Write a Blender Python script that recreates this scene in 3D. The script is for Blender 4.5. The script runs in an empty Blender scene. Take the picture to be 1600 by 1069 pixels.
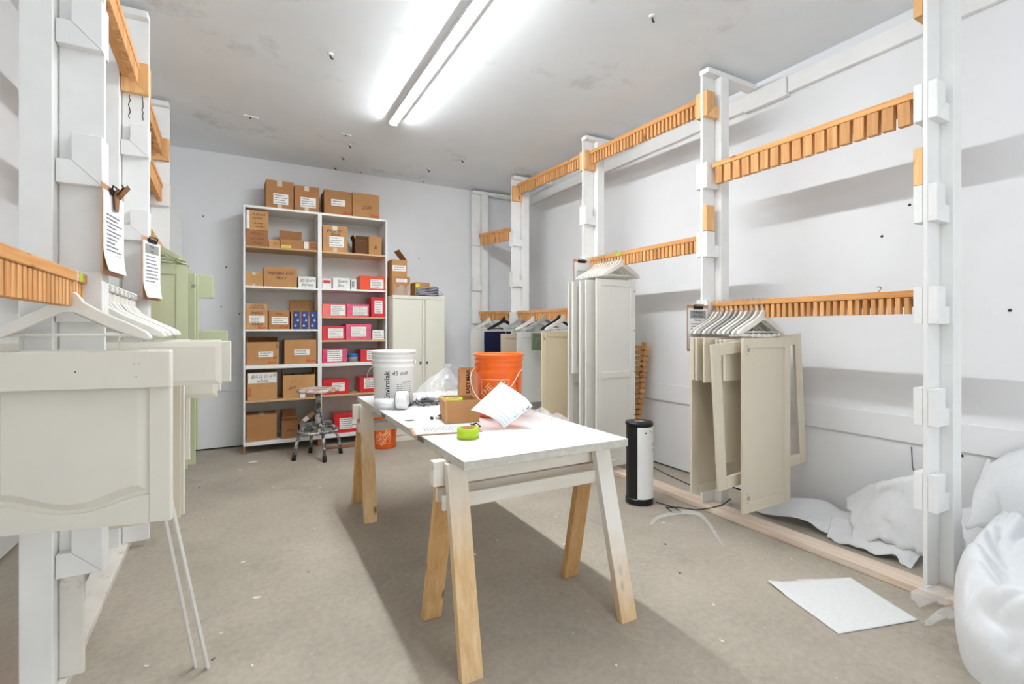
import bpy, bmesh, math, random
from mathutils import Vector, Matrix, Euler, noise

random.seed(7)
PI = math.pi
S = bpy.context.scene
C = bpy.context.collection

# ------------------------------------------------------------------ camera, world, light, exposure
cam_d = bpy.data.cameras.new('camera')
cam = bpy.data.objects.new('camera', cam_d)
C.objects.link(cam)
cam.location = (0, 0, 1.35)
cam.rotation_euler = (PI / 2, 0, -math.radians(28.732))
cam_d.sensor_fit = 'HORIZONTAL'
cam_d.sensor_width = 36
cam_d.lens = 757 / 1600 * 36
cam_d.shift_y = -20.5 / 1600
cam_d.clip_start = 0.02
S.camera = cam

world = bpy.data.worlds.new('world')
S.world = world
world.use_nodes = True
world.node_tree.nodes['Background'].inputs[0].default_value = (0.9, 0.95, 1, 1)
world.node_tree.nodes['Background'].inputs[1].default_value = 2.1

TUBE_STRENGTH = 135.0
NEAR_TUBE_DIM = .27
S.view_settings.view_transform = 'Standard'
S.view_settings.look = 'None'
S.view_settings.gamma = 1
S.view_settings.use_curve_mapping = False
S.view_settings.exposure = 0.37
S.cycles.max_bounces = 8
S.cycles.diffuse_bounces = 6

# ------------------------------------------------------------------ materials
def lin(c):
    return tuple(((v / 255) / 12.92 if v / 255 <= .04045 else ((v / 255 + .055) / 1.055) ** 2.4) for v in c)

MATS = {}
def newmat(name):
    m = bpy.data.materials.new(name)
    m.use_nodes = True
    nt = m.node_tree
    b = nt.nodes['Principled BSDF']
    MATS[name] = m
    return m, nt, b

def N(nt, t, **kw):
    n = nt.nodes.new(t)
    for k, v in kw.items():
        if k in n.inputs:
            n.inputs[k].default_value = v
        else:
            setattr(n, k, v)
    return n

def mapping(nt, scale, use='Object', rnd=False):
    tc = N(nt, 'ShaderNodeTexCoord')
    mp = N(nt, 'ShaderNodeMapping')
    mp.inputs['Scale'].default_value = scale
    nt.links.new(tc.outputs[use], mp.inputs['Vector'])
    if rnd:
        oi = N(nt, 'ShaderNodeObjectInfo')
        mu = N(nt, 'ShaderNodeMath', operation='MULTIPLY')
        mu.inputs[1].default_value = 37.0
        nt.links.new(oi.outputs['Random'], mu.inputs[0])
        cx = N(nt, 'ShaderNodeCombineXYZ')
        for i in range(3):
            nt.links.new(mu.outputs[0], cx.inputs[i])
        nt.links.new(cx.outputs[0], mp.inputs['Location'])
    return mp

def ramp(nt, src, stops):
    r = N(nt, 'ShaderNodeValToRGB')
    el = r.color_ramp.elements
    while len(el) < len(stops):
        el.new(.5)
    for e, (p, c) in zip(el, stops):
        e.position = p
        e.color = (*c, 1) if len(c) == 3 else c
    nt.links.new(src, r.inputs[0])
    return r

def mixc(nt, fac, a, b, mode='MIX'):
    m = N(nt, 'ShaderNodeMix', data_type='RGBA', blend_type=mode)
    def put(i, v):
        if isinstance(v, (tuple, list)):
            m.inputs[i].default_value = (*v, 1) if len(v) == 3 else v
        elif isinstance(v, (int, float)):
            m.inputs[i].default_value = v
        else:
            nt.links.new(v, m.inputs[i])
    put(0, fac); put(6, a); put(7, b)
    return m.outputs[2]

def bump(nt, b, h, strength=.2, dist=.01):
    bp = N(nt, 'ShaderNodeBump')
    bp.inputs['Strength'].default_value = strength
    bp.inputs['Distance'].default_value = dist
    nt.links.new(h, bp.inputs['Height'])
    nt.links.new(bp.outputs[0], b.inputs['Normal'])

def plain(name, rgb, rough=.5, metal=0., var=.06, scale=6., bmp=0., spec=.4, alpha=None, trans=None, dirt=None, rnd=True, bscale=60):
    """painted or moulded surface: one colour with faint mottling"""
    m, nt, b = newmat(name)
    c = lin(rgb)
    mp = mapping(nt, (scale,) * 3, rnd=rnd)
    nz = N(nt, 'ShaderNodeTexNoise', Scale=1., Detail=5., Roughness=.6)
    nt.links.new(mp.outputs[0], nz.inputs['Vector'])
    lo = tuple(max(0, v * (1 - var * 1.6)) for v in c)
    hi = tuple(min(1, v * (1 + var)) for v in c)
    r = ramp(nt, nz.outputs[0], [(.3, lo), (.7, hi)])
    out = r.outputs[0]
    if dirt:
        mp2 = mapping(nt, (dirt[1],) * 3, rnd=rnd)
        nd = N(nt, 'ShaderNodeTexNoise', Scale=1., Detail=8., Roughness=.7)
        nt.links.new(mp2.outputs[0], nd.inputs['Vector'])
        rd = ramp(nt, nd.outputs[0], [(dirt[2], (0, 0, 0)), (dirt[2] + dirt[3], (1, 1, 1))])
        out = mixc(nt, rd.outputs[0], out, lin(dirt[0]))
    nt.links.new(out, b.inputs['Base Color'])
    b.inputs['Roughness'].default_value = rough
    b.inputs['Metallic'].default_value = metal
    b.inputs['Specular IOR Level'].default_value = spec
    if bmp:
        nb = N(nt, 'ShaderNodeTexNoise', Scale=bscale, Detail=4.)
        nt.links.new(mapping(nt, (1, 1, 1)).outputs[0], nb.inputs['Vector'])
        bump(nt, b, nb.outputs[0], bmp, .004)
    if trans:
        b.inputs['Transmission Weight'].default_value = trans
    if alpha is not None:
        b.inputs['Alpha'].default_value = alpha
    return m

def wood(name, dark, light, axis='Z', rough=.6, knots=True, paint=None, spec=.25):
    """sawn softwood with grain along one axis; paint=(rgb, z_level, width) for oversprayed tops"""
    m, nt, b = newmat(name)
    s = [22., 22., 22.]
    s['XYZ'.index(axis)] = 1.3
    mp = mapping(nt, tuple(s), rnd=True)
    n1 = N(nt, 'ShaderNodeTexNoise', Scale=1.6, Detail=6., Roughness=.65, Distortion=.6)
    nt.links.new(mp.outputs[0], n1.inputs['Vector'])
    r = ramp(nt, n1.outputs[0], [(.28, lin(dark)), (.52, tuple((x + y) / 2 for x, y in zip(lin(dark), lin(light)))), (.74, lin(light))])
    out = r.outputs[0]
    oi = N(nt, 'ShaderNodeObjectInfo')
    rr = ramp(nt, oi.outputs['Random'], [(0, (.82, .80, .78)), (1, (1.08, 1.08, 1.08))])
    out = mixc(nt, 1., out, rr.outputs[0], 'MULTIPLY')
    if knots:
        ks = [9., 9., 9.]
        ks['XYZ'.index(axis)] = 4.
        vo = N(nt, 'ShaderNodeTexVoronoi', Scale=1.)
        nt.links.new(mapping(nt, tuple(ks), rnd=True).outputs[0], vo.inputs['Vector'])
        rk = ramp(nt, vo.outputs['Distance'], [(.06, (1, 1, 1)), (.16, (0, 0, 0))])
        out = mixc(nt, rk.outputs[0], out, lin(tuple(v * .62 for v in dark)))
    if paint:
        tc = N(nt, 'ShaderNodeTexCoord')
        sp = N(nt, 'ShaderNodeSeparateXYZ')
        nt.links.new(tc.outputs['Object'], sp.inputs[0])
        nz = N(nt, 'ShaderNodeTexNoise', Scale=7., Detail=5.)
        nt.links.new(tc.outputs['Object'], nz.inputs['Vector'])
        ma = N(nt, 'ShaderNodeMath', operation='MULTIPLY_ADD')
        ma.inputs[1].default_value = paint[2]
        nt.links.new(nz.outputs[0], ma.inputs[0])
        nt.links.new(sp.outputs['Z'], ma.inputs[2])
        mr = N(nt, 'ShaderNodeMapRange')
        mr.inputs['From Min'].default_value = paint[1]
        mr.inputs['From Max'].default_value = paint[1] + paint[2]
        mr.inputs['To Max'].default_value = paint[3]
        nt.links.new(ma.outputs[0], mr.inputs[0])
        out = mixc(nt, mr.outputs[0], out, lin(paint[0]))
    nt.links.new(out, b.inputs['Base Color'])
    b.inputs['Roughness'].default_value = rough
    b.inputs['Specular IOR Level'].default_value = spec
    bump(nt, b, n1.outputs[0], .12, .003)
    return m

# room surfaces
def make_floor():
    m, nt, b = newmat('concrete')
    mp = mapping(nt, (1, 1, 1))
    n1 = N(nt, 'ShaderNodeTexNoise', Scale=.9, Detail=8., Roughness=.62)
    n2 = N(nt, 'ShaderNodeTexNoise', Scale=32., Detail=9., Roughness=.72)
    n3 = N(nt, 'ShaderNodeTexNoise', Scale=2.6, Detail=6., Roughness=.7, Distortion=.8)
    for n in (n1, n2, n3):
        nt.links.new(mp.outputs[0], n.inputs['Vector'])
    a = ramp(nt, n1.outputs[0], [(.3, lin((156, 148, 135))), (.7, lin((188, 178, 163)))])
    f = ramp(nt, n2.outputs[0], [(.3, (.80, .79, .78)), (.7, (1.10, 1.10, 1.10))])
    o = mixc(nt, .8, a.outputs[0], f.outputs[0], 'MULTIPLY')
    st = ramp(nt, n3.outputs[0], [(.58, (0, 0, 0)), (.75, (1, 1, 1))])
    sm = N(nt, 'ShaderNodeMath', operation='MULTIPLY'); sm.inputs[1].default_value = .55
    nt.links.new(st.outputs[0], sm.inputs[0])
    o = mixc(nt, sm.outputs[0], o, lin((132, 126, 116)))
    vo = N(nt, 'ShaderNodeTexVoronoi', Scale=9.)
    nt.links.new(mp.outputs[0], vo.inputs['Vector'])
    sp = ramp(nt, vo.outputs['Distance'], [(.03, (1, 1, 1)), (.06, (0, 0, 0))])
    sm2 = N(nt, 'ShaderNodeMath', operation='MULTIPLY'); sm2.inputs[1].default_value = .45
    nt.links.new(sp.outputs[0], sm2.inputs[0])
    o = mixc(nt, sm2.outputs[0], o, lin((216, 211, 202)))
    nt.links.new(o, b.inputs['Base Color'])
    b.inputs['Roughness'].default_value = .62
    b.inputs['Specular IOR Level'].default_value = .3
    bump(nt, b, n2.outputs[0], .12, .004)
make_floor()
plain('wall_paint', (233, 234, 236), .55, var=.03, scale=1.2, bmp=.10, bscale=18, dirt=((168, 166, 162), 3.5, .70, .10), rnd=False)
plain('ceiling_paint', (236, 240, 243), .7, var=.04, scale=.8, bmp=.06, dirt=((176, 176, 175), 1.2, .58, .25), rnd=False)
plain('dark_gap', (38, 35, 32), .9)
# rack
plain('white_paint', (236, 236, 234), .5, var=.03, scale=5., bmp=.08, dirt=((150, 146, 140), 9., .735, .05))
plain('white_paint_worn', (226, 222, 214), .55, var=.06, scale=5., bmp=.08, dirt=((186, 166, 140), 6., .60, .12))
wood('raw_pine', (222, 165, 105), (245, 205, 150), 'Z')
wood('rail_pine', (205, 138, 76), (238, 184, 122), 'Y')
wood('peg_pine', (200, 136, 78), (240, 192, 134), 'Z')
wood('plate_pine', (206, 180, 158), (236, 224, 210), 'Y', knots=False)
plain('plate_white', (226, 221, 212), .6, var=.05, scale=8., dirt=((190, 176, 158), 7., .55, .15))
wood('saw_leg', (212, 172, 120), (238, 208, 164), 'Z', paint=((236, 231, 222), .56, .34, .85))
wood('saw_leg_low', (216, 178, 128), (238, 210, 168), 'Z', paint=((236, 233, 226), .22, .34, .92))
wood('saw_leg_raw', (205, 158, 100), (235, 196, 142), 'Z')
wood('saw_beam', (220, 206, 184), (238, 230, 216), 'X', paint=((240, 238, 232), .5, .5, .55))
plain('table_white', (236, 237, 238), .25, var=.015, scale=3., spec=.5)
plain('table_edge', (205, 200, 190), .6, var=.12, scale=30.)
# doors
plain('door_ivory', (229, 225, 213), .42, var=.015, scale=4.)
plain('door_beige', (214, 204, 184), .45, var=.02, scale=4.)
plain('door_white', (228, 226, 219), .4, var=.015, scale=4.)
plain('door_sage', (192, 199, 164), .45, var=.02, scale=4.)
plain('door_cream', (230, 216, 184), .45, var=.02, scale=4.)
plain('door_navy', (22, 28, 62), .4, var=.05)
plain('door_taupe', (196, 182, 162), .45, var=.02)
plain('door_grey', (214, 216, 212), .42, var=.02)
plain('door_green', (112, 124, 104), .4, var=.05)
plain('hanger_white', (232, 229, 220), .4, var=.03)
plain('hanger_grey', (170, 172, 168), .4, var=.05)
plain('hanger_sage', (176, 184, 148), .45, var=.05, dirt=((226, 226, 210), 12., .55, .1))
plain('hanger_black', (40, 42, 44), .4, var=.05)
plain('hole_dark', (120, 110, 96), .7)
plain('bore_shade', (166, 157, 140), .7)
plain('steel', (190, 190, 192), .3, metal=.9)
plain('wire_painted', (226, 222, 208), .4, var=.05)
plain('black_metal', (30, 30, 32), .4, metal=.3)
# shelves and boxes
plain('melamine', (240, 240, 238), .35, var=.015)
plain('melamine_grey', (214, 213, 208), .45, var=.03)
wood('shelf_board', (196, 160, 118), (222, 190, 150), 'X', knots=False)
for i, c in enumerate([(190, 142, 96), (178, 130, 88), (200, 152, 104), (166, 120, 84), (204, 160, 116)]):
    plain('kraft_%d' % i, c, .8, var=.05, scale=8., spec=.15)
plain('kraft_dark', (112, 80, 56), .85, var=.08, spec=.1)
plain('label_white', (242, 241, 238), .6, var=.02)
plain('label_yellow', (240, 226, 70), .6)
plain('tape_clear', (214, 200, 178), .25, var=.06, scale=20)
plain('ink_black', (34, 32, 34), .7)
plain('ink_red', (206, 66, 36), .7)
plain('ink_grey', (120, 120, 122), .7)
plain('ink_brown', (96, 62, 38), .75)
plain('box_red', (214, 34, 44), .3, var=.06, scale=10.)
plain('box_pink', (222, 60, 104), .2, var=.22, scale=22., spec=.6)
plain('box_coral', (236, 104, 92), .25, var=.10, scale=12., spec=.6)
plain('box_orange', (232, 78, 36), .3, var=.05)
plain('box_navy', (38, 62, 128), .4, var=.05)
plain('box_grey', (150, 152, 150), .6)
plain('box_white', (232, 232, 228), .5)
plain('blue_plastic', (24, 112, 200), .35)
plain('cabinet_paint', (226, 224, 210), .38, var=.015)
plain('cabinet_shadow', (60, 58, 52), .8)
# table things
plain('bucket_white', (238, 239, 236), .35, var=.015, spec=.45)
plain('bucket_orange', (246, 108, 24), .35, var=.03, spec=.45)
plain('bucket_print', (250, 190, 150), .45)
plain('tape_green', (178, 208, 40), .45, var=.04)
plain('paper', (234, 234, 235), .65, var=.01)
plain('paper_plan', (232, 233, 236), .65, var=.012, scale=30)
plain('clipboard_brown', (186, 144, 112), .6, var=.08, scale=20)
plain('masonite', (150, 104, 72), .6)
plain('roll_white', (236, 236, 236), .45, var=.01)
plain('grey_cable', (146, 146, 156), .5)
def make_film(name, col, alpha, rough=.15):
    m, nt, b = newmat(name)
    b.inputs['Base Color'].default_value = (*lin(col), 1)
    b.inputs['Roughness'].default_value = rough
    b.inputs['Alpha'].default_value = alpha
    b.inputs['Specular IOR Level'].default_value = .8
make_film('clear_film', (236, 238, 240), .30)
make_film('clear_film_thin', (240, 240, 240), .22)
plain('foam', (228, 230, 232), .6, var=.02, scale=40, bmp=.06, bscale=140, rnd=False)
MATS['foam'].node_tree.nodes['Principled BSDF'].inputs['Subsurface Weight'].default_value = .0
plain('foam_sheet', (230, 231, 230), .55, var=.03, scale=50, bmp=.08, bscale=120)
plain('stool_metal', (84, 84, 86), .45, metal=.35, dirt=((206, 204, 200), 16., .47, .10))
plain('stool_seat', (176, 124, 92), .55, dirt=((206, 206, 204), 9., .44, .10))
plain('rubber', (34, 34, 36), .7)
plain('black_plastic', (26, 27, 28), .35)
plain('heater_white', (238, 238, 238), .4, var=.02, dirt=((50, 50, 50), 22., .76, .02))
plain('debris_white', (224, 222, 216), .7)
plain('debris_dark', (60, 56, 52), .8)
for nm_, k_ in (('tube_glow', 1.), ('tube_glow_dim', NEAR_TUBE_DIM)):      # nearer tube dimmed to even out near and far light
    m, nt, b = newmat(nm_)
    b.inputs['Base Color'].default_value = (1, 1, 1, 1)
    b.inputs['Emission Color'].default_value = (.935, .975, 1.0, 1)
    b.inputs['Emission Strength'].default_value = TUBE_STRENGTH * k_
plain('lamp_housing', (236, 236, 236), .4)

# ------------------------------------------------------------------ mesh helpers
class MB:
    def __init__(self):
        self.v = []; self.f = []; self.sm = []
    def add(self, vs, fs, smooth=False):
        o = len(self.v)
        self.v += [tuple(p) for p in vs]
        for f in fs:
            self.f.append(tuple(i + o for i in f)); self.sm.append(smooth)
        return self
    def box(self, x0, x1, y0, y1, z0, z1, M=None):
        vs = [Vector((x, y, z)) for z in (z0, z1) for y in (y0, y1) for x in (x0, x1)]
        if M is not None:
            vs = [M @ p for p in vs]
        return self.add(vs, [(0, 2, 3, 1), (4, 5, 7, 6), (0, 1, 5, 4), (2, 6, 7, 3), (0, 4, 6, 2), (1, 3, 7, 5)])
    def hexa(self, bot, top):
        return self.add(list(bot) + list(top), [(3, 2, 1, 0), (4, 5, 6, 7), (0, 1, 5, 4), (1, 2, 6, 5), (2, 3, 7, 6), (3, 0, 4, 7)])
    def prism(self, poly, a, b, axis='Y', M=None):
        """poly: (u,v) outline, counter-clockwise; extruded along axis from a to b"""
        def P(u, v, t):
            p = {'Y': (u, t, v), 'Z': (u, v, t), 'X': (t, u, v)}[axis]
            return M @ Vector(p) if M is not None else Vector(p)
        n = len(poly)
        vs = [P(u, v, a) for u, v in poly] + [P(u, v, b) for u, v in poly]
        fs = [tuple(range(n)), tuple(range(2 * n - 1, n - 1, -1))]
        fs += [(i, i + n, (i + 1) % n + n, (i + 1) % n) for i in range(n)]
        return self.add(vs, fs)
    def tube(self, pts, r, n=8, closed=False, caps=True):
        pts = [Vector(p) for p in pts]
        m = len(pts); rs = r if isinstance(r, (list, tuple)) else [r] * m
        vs = []; up = None
        for i, p in enumerate(pts):
            a = pts[(i - 1) % m] if (i or closed) else p
            c = pts[(i + 1) % m] if (i < m - 1 or closed) else p
            t = (c - a).normalized()
            if up is None:
                up = Vector((0, 0, 1)) if abs(t.z) < .9 else Vector((1, 0, 0))
            s = t.cross(up)
            if s.length < 1e-6:
                s = t.cross(Vector((1, .3, .2)))
            s.normalize(); up = s.cross(t).normalized()
            for k in range(n):
                q = 2 * PI * k / n
                vs.append(p + (s * math.cos(q) + up * math.sin(q)) * rs[i])
        fs = []
        for i in range(m if closed else m - 1):
            j = (i + 1) % m
            for k in range(n):
                l = (k + 1) % n
                fs.append((i * n + k, i * n + l, j * n + l, j * n + k))
        self.add(vs, fs, True)
        if caps and not closed:
            o = len(self.v) - len(vs)
            self.f.append(tuple(o + k for k in range(n - 1, -1, -1))); self.sm.append(False)
            self.f.append(tuple(o + (m - 1) * n + k for k in range(n))); self.sm.append(False)
        return self
    def lathe(self, prof, n=32, smooth=True, M=None):
        """prof: (r,z) list going round the section"""
        vs = []
        for r, z in prof:
            for k in range(n):
                q = 2 * PI * k / n
                p = Vector((r * math.cos(q), r * math.sin(q), z))
                vs.append(M @ p if M is not None else p)
        fs = []
        for i in range(len(prof) - 1):
            for k in range(n):
                l = (k + 1) % n
                fs.append((i * n + k, i * n + l, (i + 1) * n + l, (i + 1) * n + k))
        return self.add(vs, fs, smooth)
    def grid(self, fn, nu, nv, smooth=True):
        vs = [fn(i / nu, j / nv) for j in range(nv + 1) for i in range(nu + 1)]
        fs = [(j * (nu + 1) + i, j * (nu + 1) + i + 1, (j + 1) * (nu + 1) + i + 1, (j + 1) * (nu + 1) + i) for j in range(nv) for i in range(nu)]
        return self.add(vs, fs, smooth)
    def mesh(self, name, mat):
        me = bpy.data.meshes.new(name)
        me.from_pydata(self.v, [], self.f)
        me.polygons.foreach_set('use_smooth', self.sm)
        me.materials.append(MATS[mat])
        me.validate()
        bm = bmesh.new(); bm.from_mesh(me)
        bmesh.ops.recalc_face_normals(bm, faces=bm.faces)
        bm.to_mesh(me); bm.free()
        return me
    def build(self, name, mat, parent=None, bevel=0, solid=0, loc=None, rot=None):
        o = bpy.data.objects.new(name, self.mesh(name, mat))
        C.objects.link(o)
        o.parent = parent
        if loc is not None: o.location = loc
        if rot is not None: o.rotation_euler = rot
        if solid:
            md = o.modifiers.new('solid', 'SOLIDIFY'); md.thickness = solid; md.offset = 0
        if bevel:
            md = o.modifiers.new('bevel', 'BEVEL'); md.width = bevel; md.segments = 1; md.limit_method = 'ANGLE'
        return o

def box(name, mat, parent, x0, x1, y0, y1, z0, z1, bevel=0, M=None):
    return MB().box(x0, x1, y0, y1, z0, z1, M).build(name, mat, parent, bevel)

def tag(o, label=None, cat=None, group=None, kind=None):
    if label: o['label'] = label
    if cat: o['category'] = cat
    if group: o['group'] = group
    if kind: o['kind'] = kind
    return o

def thing(name, label, cat, loc=(0, 0, 0), rotz=0, group=None, rot=None):
    o = bpy.data.objects.new(name, None)
    o.empty_display_size = .05
    C.objects.link(o)
    o.location = loc
    o.rotation_euler = rot if rot else (0, 0, rotz)
    return tag(o, label, cat, group)

def copy_tree(o, parent=None):
    c = o.copy(); C.objects.link(c); c.parent = parent
    for ch in o.children:
        copy_tree(ch, c)
    return c

def share(proto, parent, loc, rot=None, name=None):
    c = proto.copy(); C.objects.link(c); c.parent = parent; c.location = loc
    if rot is not None: c.rotation_euler = rot
    return c

TXT = {}
def text_geo(s, size, shear=0., offset=0.):
    k = (s, size, shear, offset)
    if k not in TXT:
        cu = bpy.data.curves.new('lettering', 'FONT')
        cu.body = s; cu.size = size; cu.shear = shear; cu.offset = offset
        cu.align_x = 'CENTER'; cu.align_y = 'CENTER'
        cu.resolution_u = 2
        o = bpy.data.objects.new('lettering', cu)
        C.objects.link(o)
        me = bpy.data.meshes.new_from_object(o.evaluated_get(bpy.context.evaluated_depsgraph_get()))
        TXT[k] = ([v.co.copy() for v in me.vertices], [tuple(p.vertices) for p in me.polygons])
        bpy.data.objects.remove(o); bpy.data.meshes.remove(me); bpy.data.curves.remove(cu)
    return TXT[k]

def text(s, size, mat, parent, fn, shear=0., offset=0., name='lettering', sub=0):
    """flat print: fn maps (u,v) in the print's plane to a point on the surface"""
    vs, fs = text_geo(s, size, shear, offset)
    return MB().add([fn(v.x, v.y) for v in vs], fs).build(name, mat, parent)

def front_print(s, size, mat, parent, x, y, z, shear=0., rot=0., offset=0., name='lettering'):
    """print on a face that looks towards -Y"""
    c, n = math.cos(rot), math.sin(rot)
    return text(s, size, mat, parent, lambda u, v: (x + u * c - v * n, y, z + u * n + v * c), shear, offset, name)

def print_lines(parent, x0, x1, y, z0, z1, n, mat='ink_grey', seed=1, th=.16):
    """rows of small print too fine to read, on a face towards -Y: one mesh"""
    rd = random.Random(seed); mb = MB(); dz = (z1 - z0) / n
    for i in range(n):
        z = z1 - (i + .5) * dz; x = x0 + rd.random() * .08 * (x1 - x0)
        e = x1 - rd.random() * .45 * (x1 - x0)
        while x < e:
            w = (x1 - x0) * (.05 + .12 * rd.random())
            xe = min(x + w, x1)
            mb.add([(x, y, z - dz * th), (xe, y, z - dz * th), (xe, y, z + dz * th), (x, y, z + dz * th)], [(0, 1, 2, 3)])
            x = xe + (x1 - x0) * .025
    return mb.build('small_print', mat, parent)

# ------------------------------------------------------------------ the room
ZC = 3.33            # ceiling
XL, XR, YF, YB = -1.25, 3.61, -2.9, 6.36
def struct(name, mb, mat, parent=None, bevel=0):
    o = mb.build(name, mat, parent, bevel)
    o['kind'] = 'structure'
    return o
fl = struct('floor', MB().box(XL - .12, XR + .12, YF - .12, YB + .12, -.1, 0), 'concrete')
ce = struct('ceiling', MB().box(XL - .12, XR + .12, YF - .12, YB + .12, ZC, ZC + .1), 'ceiling_paint')
G = .016
wb = struct('wall_back', MB().box(XL - .1, XR + .1, YB, YB + .1, G, ZC), 'wall_paint')
wr = struct('wall_right', MB().box(XR, XR + .1, YF, YB, G, ZC), 'wall_paint')
wl = struct('wall_left', MB().box(XL - .1, XL, YF, YB, G, ZC), 'wall_paint')
wf = struct('wall_front', MB().box(XL - .1, .1, YF - .1, YF, G, ZC).box(3.5, XR + .1, YF - .1, YF, G, ZC).box(.1, 3.5, YF - .1, YF, 2.85, ZC), 'wall_paint')  # wide opening added out of view to let fill daylight in
# horizontal board band round the lower wall
struct('trim_1', MB().box(XL, XR - .019, YB - .018, YB - .001, .645, .81), 'wall_paint', bevel=.003)
struct('trim_2', MB().box(XR - .018, XR - .001, YF, YB - .02, .645, .81), 'wall_paint', bevel=.003)
struct('trim_3', MB().box(XL + .001, XL + .018, YF, YB - .02, .645, .81), 'wall_paint', bevel=.003)
struct('gap_shade_fill', MB().box(XL, XR, YB + .02, YB + .06, 0, G - .001).box(XR + .02, XR + .06, YF, YB, 0, G - .001).box(XL - .06, XL - .02, YF, YB, 0, G - .001), 'dark_gap')  # added dark filler strips stand in for shade in the gap under the walls

# tube lamps on the ceiling
def lamp(y0, y1, label, glow='tube_glow'):
    t = thing('tube_lamp', label, 'lamp', (1.22, (y0 + y1) / 2, ZC), group=None)
    h = (y1 - y0) / 2
    box('housing', 'lamp_housing', t, -.040, .040, -h, h, -.014, -.001, .003)
    for s in (-1, 1):
        box('glow_shield', 'lamp_housing', t, min(s * .034, s * .040), max(s * .034, s * .040), -h + .02, h - .02, -.032, -.0142)  # lips added to cut the tube's glow on the ceiling
    n_ = 12
    arc_ = [(.031 * math.cos(PI * k / n_), -.0145 - .040 * math.sin(PI * k / n_)) for k in range(n_ + 1)]
    MB().prism(arc_, -h + .02, h - .02, 'Y').build('tube', glow, t)
    for s in (-1, 1):
        box('end_cap', 'lamp_housing', t, -.034, .034, min(s * h, s * (h - .019)), max(s * h, s * (h - .019)), -.058, -.0145, .004)
# fill daylight comes in through an opening added behind the camera; a portal only guides its sampling
pd = bpy.data.lights.new('fill_opening_portal', 'AREA'); pd.shape = 'RECTANGLE'; pd.size = 3.4; pd.size_y = 2.85
pd.cycles.is_portal = True
po = bpy.data.objects.new('fill_opening_portal', pd); C.objects.link(po)
po.location = (1.8, YF - .05, 1.425); po.rotation_euler = (PI / 2, 0, 0)
lamp(2.13, 4.57, 'lit white tube lamp on the ceiling above the worktable')
lamp(-.32, 2.12, 'lit white tube lamp on the ceiling in line with the first, nearer the camera', 'tube_glow_dim')

# ------------------------------------------------------------------ racks along both walls
ROWS = [.60, 1.03, 1.545, 2.06, 2.575]
def sbox(mb, s, x0, x1, y0, y1, z0, z1):
    return mb.box(min(s * x0, s * x1), max(s * x0, s * x1), y0, y1, z0, z1)

def bracket(t, s, zr, far, mat='white_paint', tall=0.):
    """mitred L of two blocks; the notch beside the stud takes the end of a rail"""
    y0, y1 = (.0215, .0605) if far else (-.0395, -.0005)
    b, w, n, top = zr - .17, .134, .09, zr + .02 + tall
    o = bpy.data.objects.new('bracket', None); o.empty_display_size = .02
    up = MB().prism([(s * x, z) for x, z in ([(0, b), (n, b + .089), (n, top), (0, top)] if s > 0 else [(0, b), (0, top), (n, top), (n, b + .089)])], y0, y1)
    lo = MB().prism([(s * x, z) for x, z in [(.0015, b), (w, b), (w, b + .089), (n + .0015, b + .089)]], y0, y1)
    u = up.build('bracket', mat, t, .002)
    lo.build('bracket_foot', mat, u, .002)

def post(x, y, s, label, top=3.255, near_rows=ROWS, far_rows=ROWS, raw_near=(), raw_far=(), extra_raw=(), narrow=False, beam=True, wall=.6):
    t = thing('rack_post', label, 'post', (x, y, 0), group='white posts of the two racks')
    z0 = .041
    if narrow:
        sbox(MB(), s, .062, .133, 0, .02, z0, ROWS[0] - .17).build('board_foot', 'white_paint_worn', t, .002)
        sbox(MB(), s, 0, .133, 0, .02, ROWS[0] - .169, top).build('board', 'white_paint', t, .002)
    else:
        sbox(MB(), s, 0, .133, 0, .02, z0, top).build('board', 'white_paint', t, .002)
    sbox(MB(), s, .1365, .228, -.056, .02, .001, top).build('stud', 'white_paint', t, .003)
    for zr in near_rows: bracket(t, s, zr, False, 'white_paint')
    for zr in far_rows: bracket(t, s, zr, True, 'white_paint')
    for zr in raw_near: bracket(t, s, zr, False, 'raw_pine')
    for zr in raw_far: bracket(t, s, zr, True, 'raw_pine')
    for zr, far in extra_raw:
        y0, y1 = (.0215, .0605) if far else (-.0395, -.0005)
        sbox(MB(), s, 0, .088, y0, y1, zr, zr + .19).build('spare_block', 'raw_pine', t, .002)
    if beam:
        sbox(MB(), s, 0, wall, -.055, .03, top + .001, top + .04).build('top_beam', 'white_paint', t, .003)

RX = 3.0
post(3.0, 1.13, 1, 'white post of the right rack nearest the camera, beside the crumpled foam', raw_near=(), raw_far=(3.11,), extra_raw=((2.082, True),), wall=.565, near_rows=ROWS)
post(3.0, 2.5, 1, 'white post of the right rack beside the paint clipboard and beige doors', raw_near=(3.11,), raw_far=(3.11,), extra_raw=((2.084, False),), wall=.565)
post(2.985, 3.95, 1, 'white post of the right rack behind the tall hanging white doors', raw_near=(3.13,), raw_far=(3.13,), wall=.58)
post(2.965, 5.42, 1, 'white post of the right rack above the orange bucket on the table', raw_near=(3.15,), wall=.60)
post(2.79, 6.27, 1, 'white post of the right rack in the back corner behind the metal cabinet', top=3.255, far_rows=(), near_rows=[.60, 1.03, 1.595, 2.06, 2.70], wall=.62)
LP = [(-.48, 2.4), (-.53, 3.73), (-.583, 5.1), (-.607, 6.27)]
post(*LP[0], -1, 'wide white post of the left rack beside the near rail and arched door', near_rows=[.60, 1.03, 1.545, 2.06, 2.575], far_rows=ROWS, narrow=True, wall=.74)
post(*LP[1], -1, 'white post of the left rack with a cracked board and raw pine bracket on top', near_rows=[.60, 1.03, 1.545, 2.06, 2.575], raw_near=(2.96,), raw_far=(2.96,), far_rows=ROWS, wall=.69)
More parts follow.
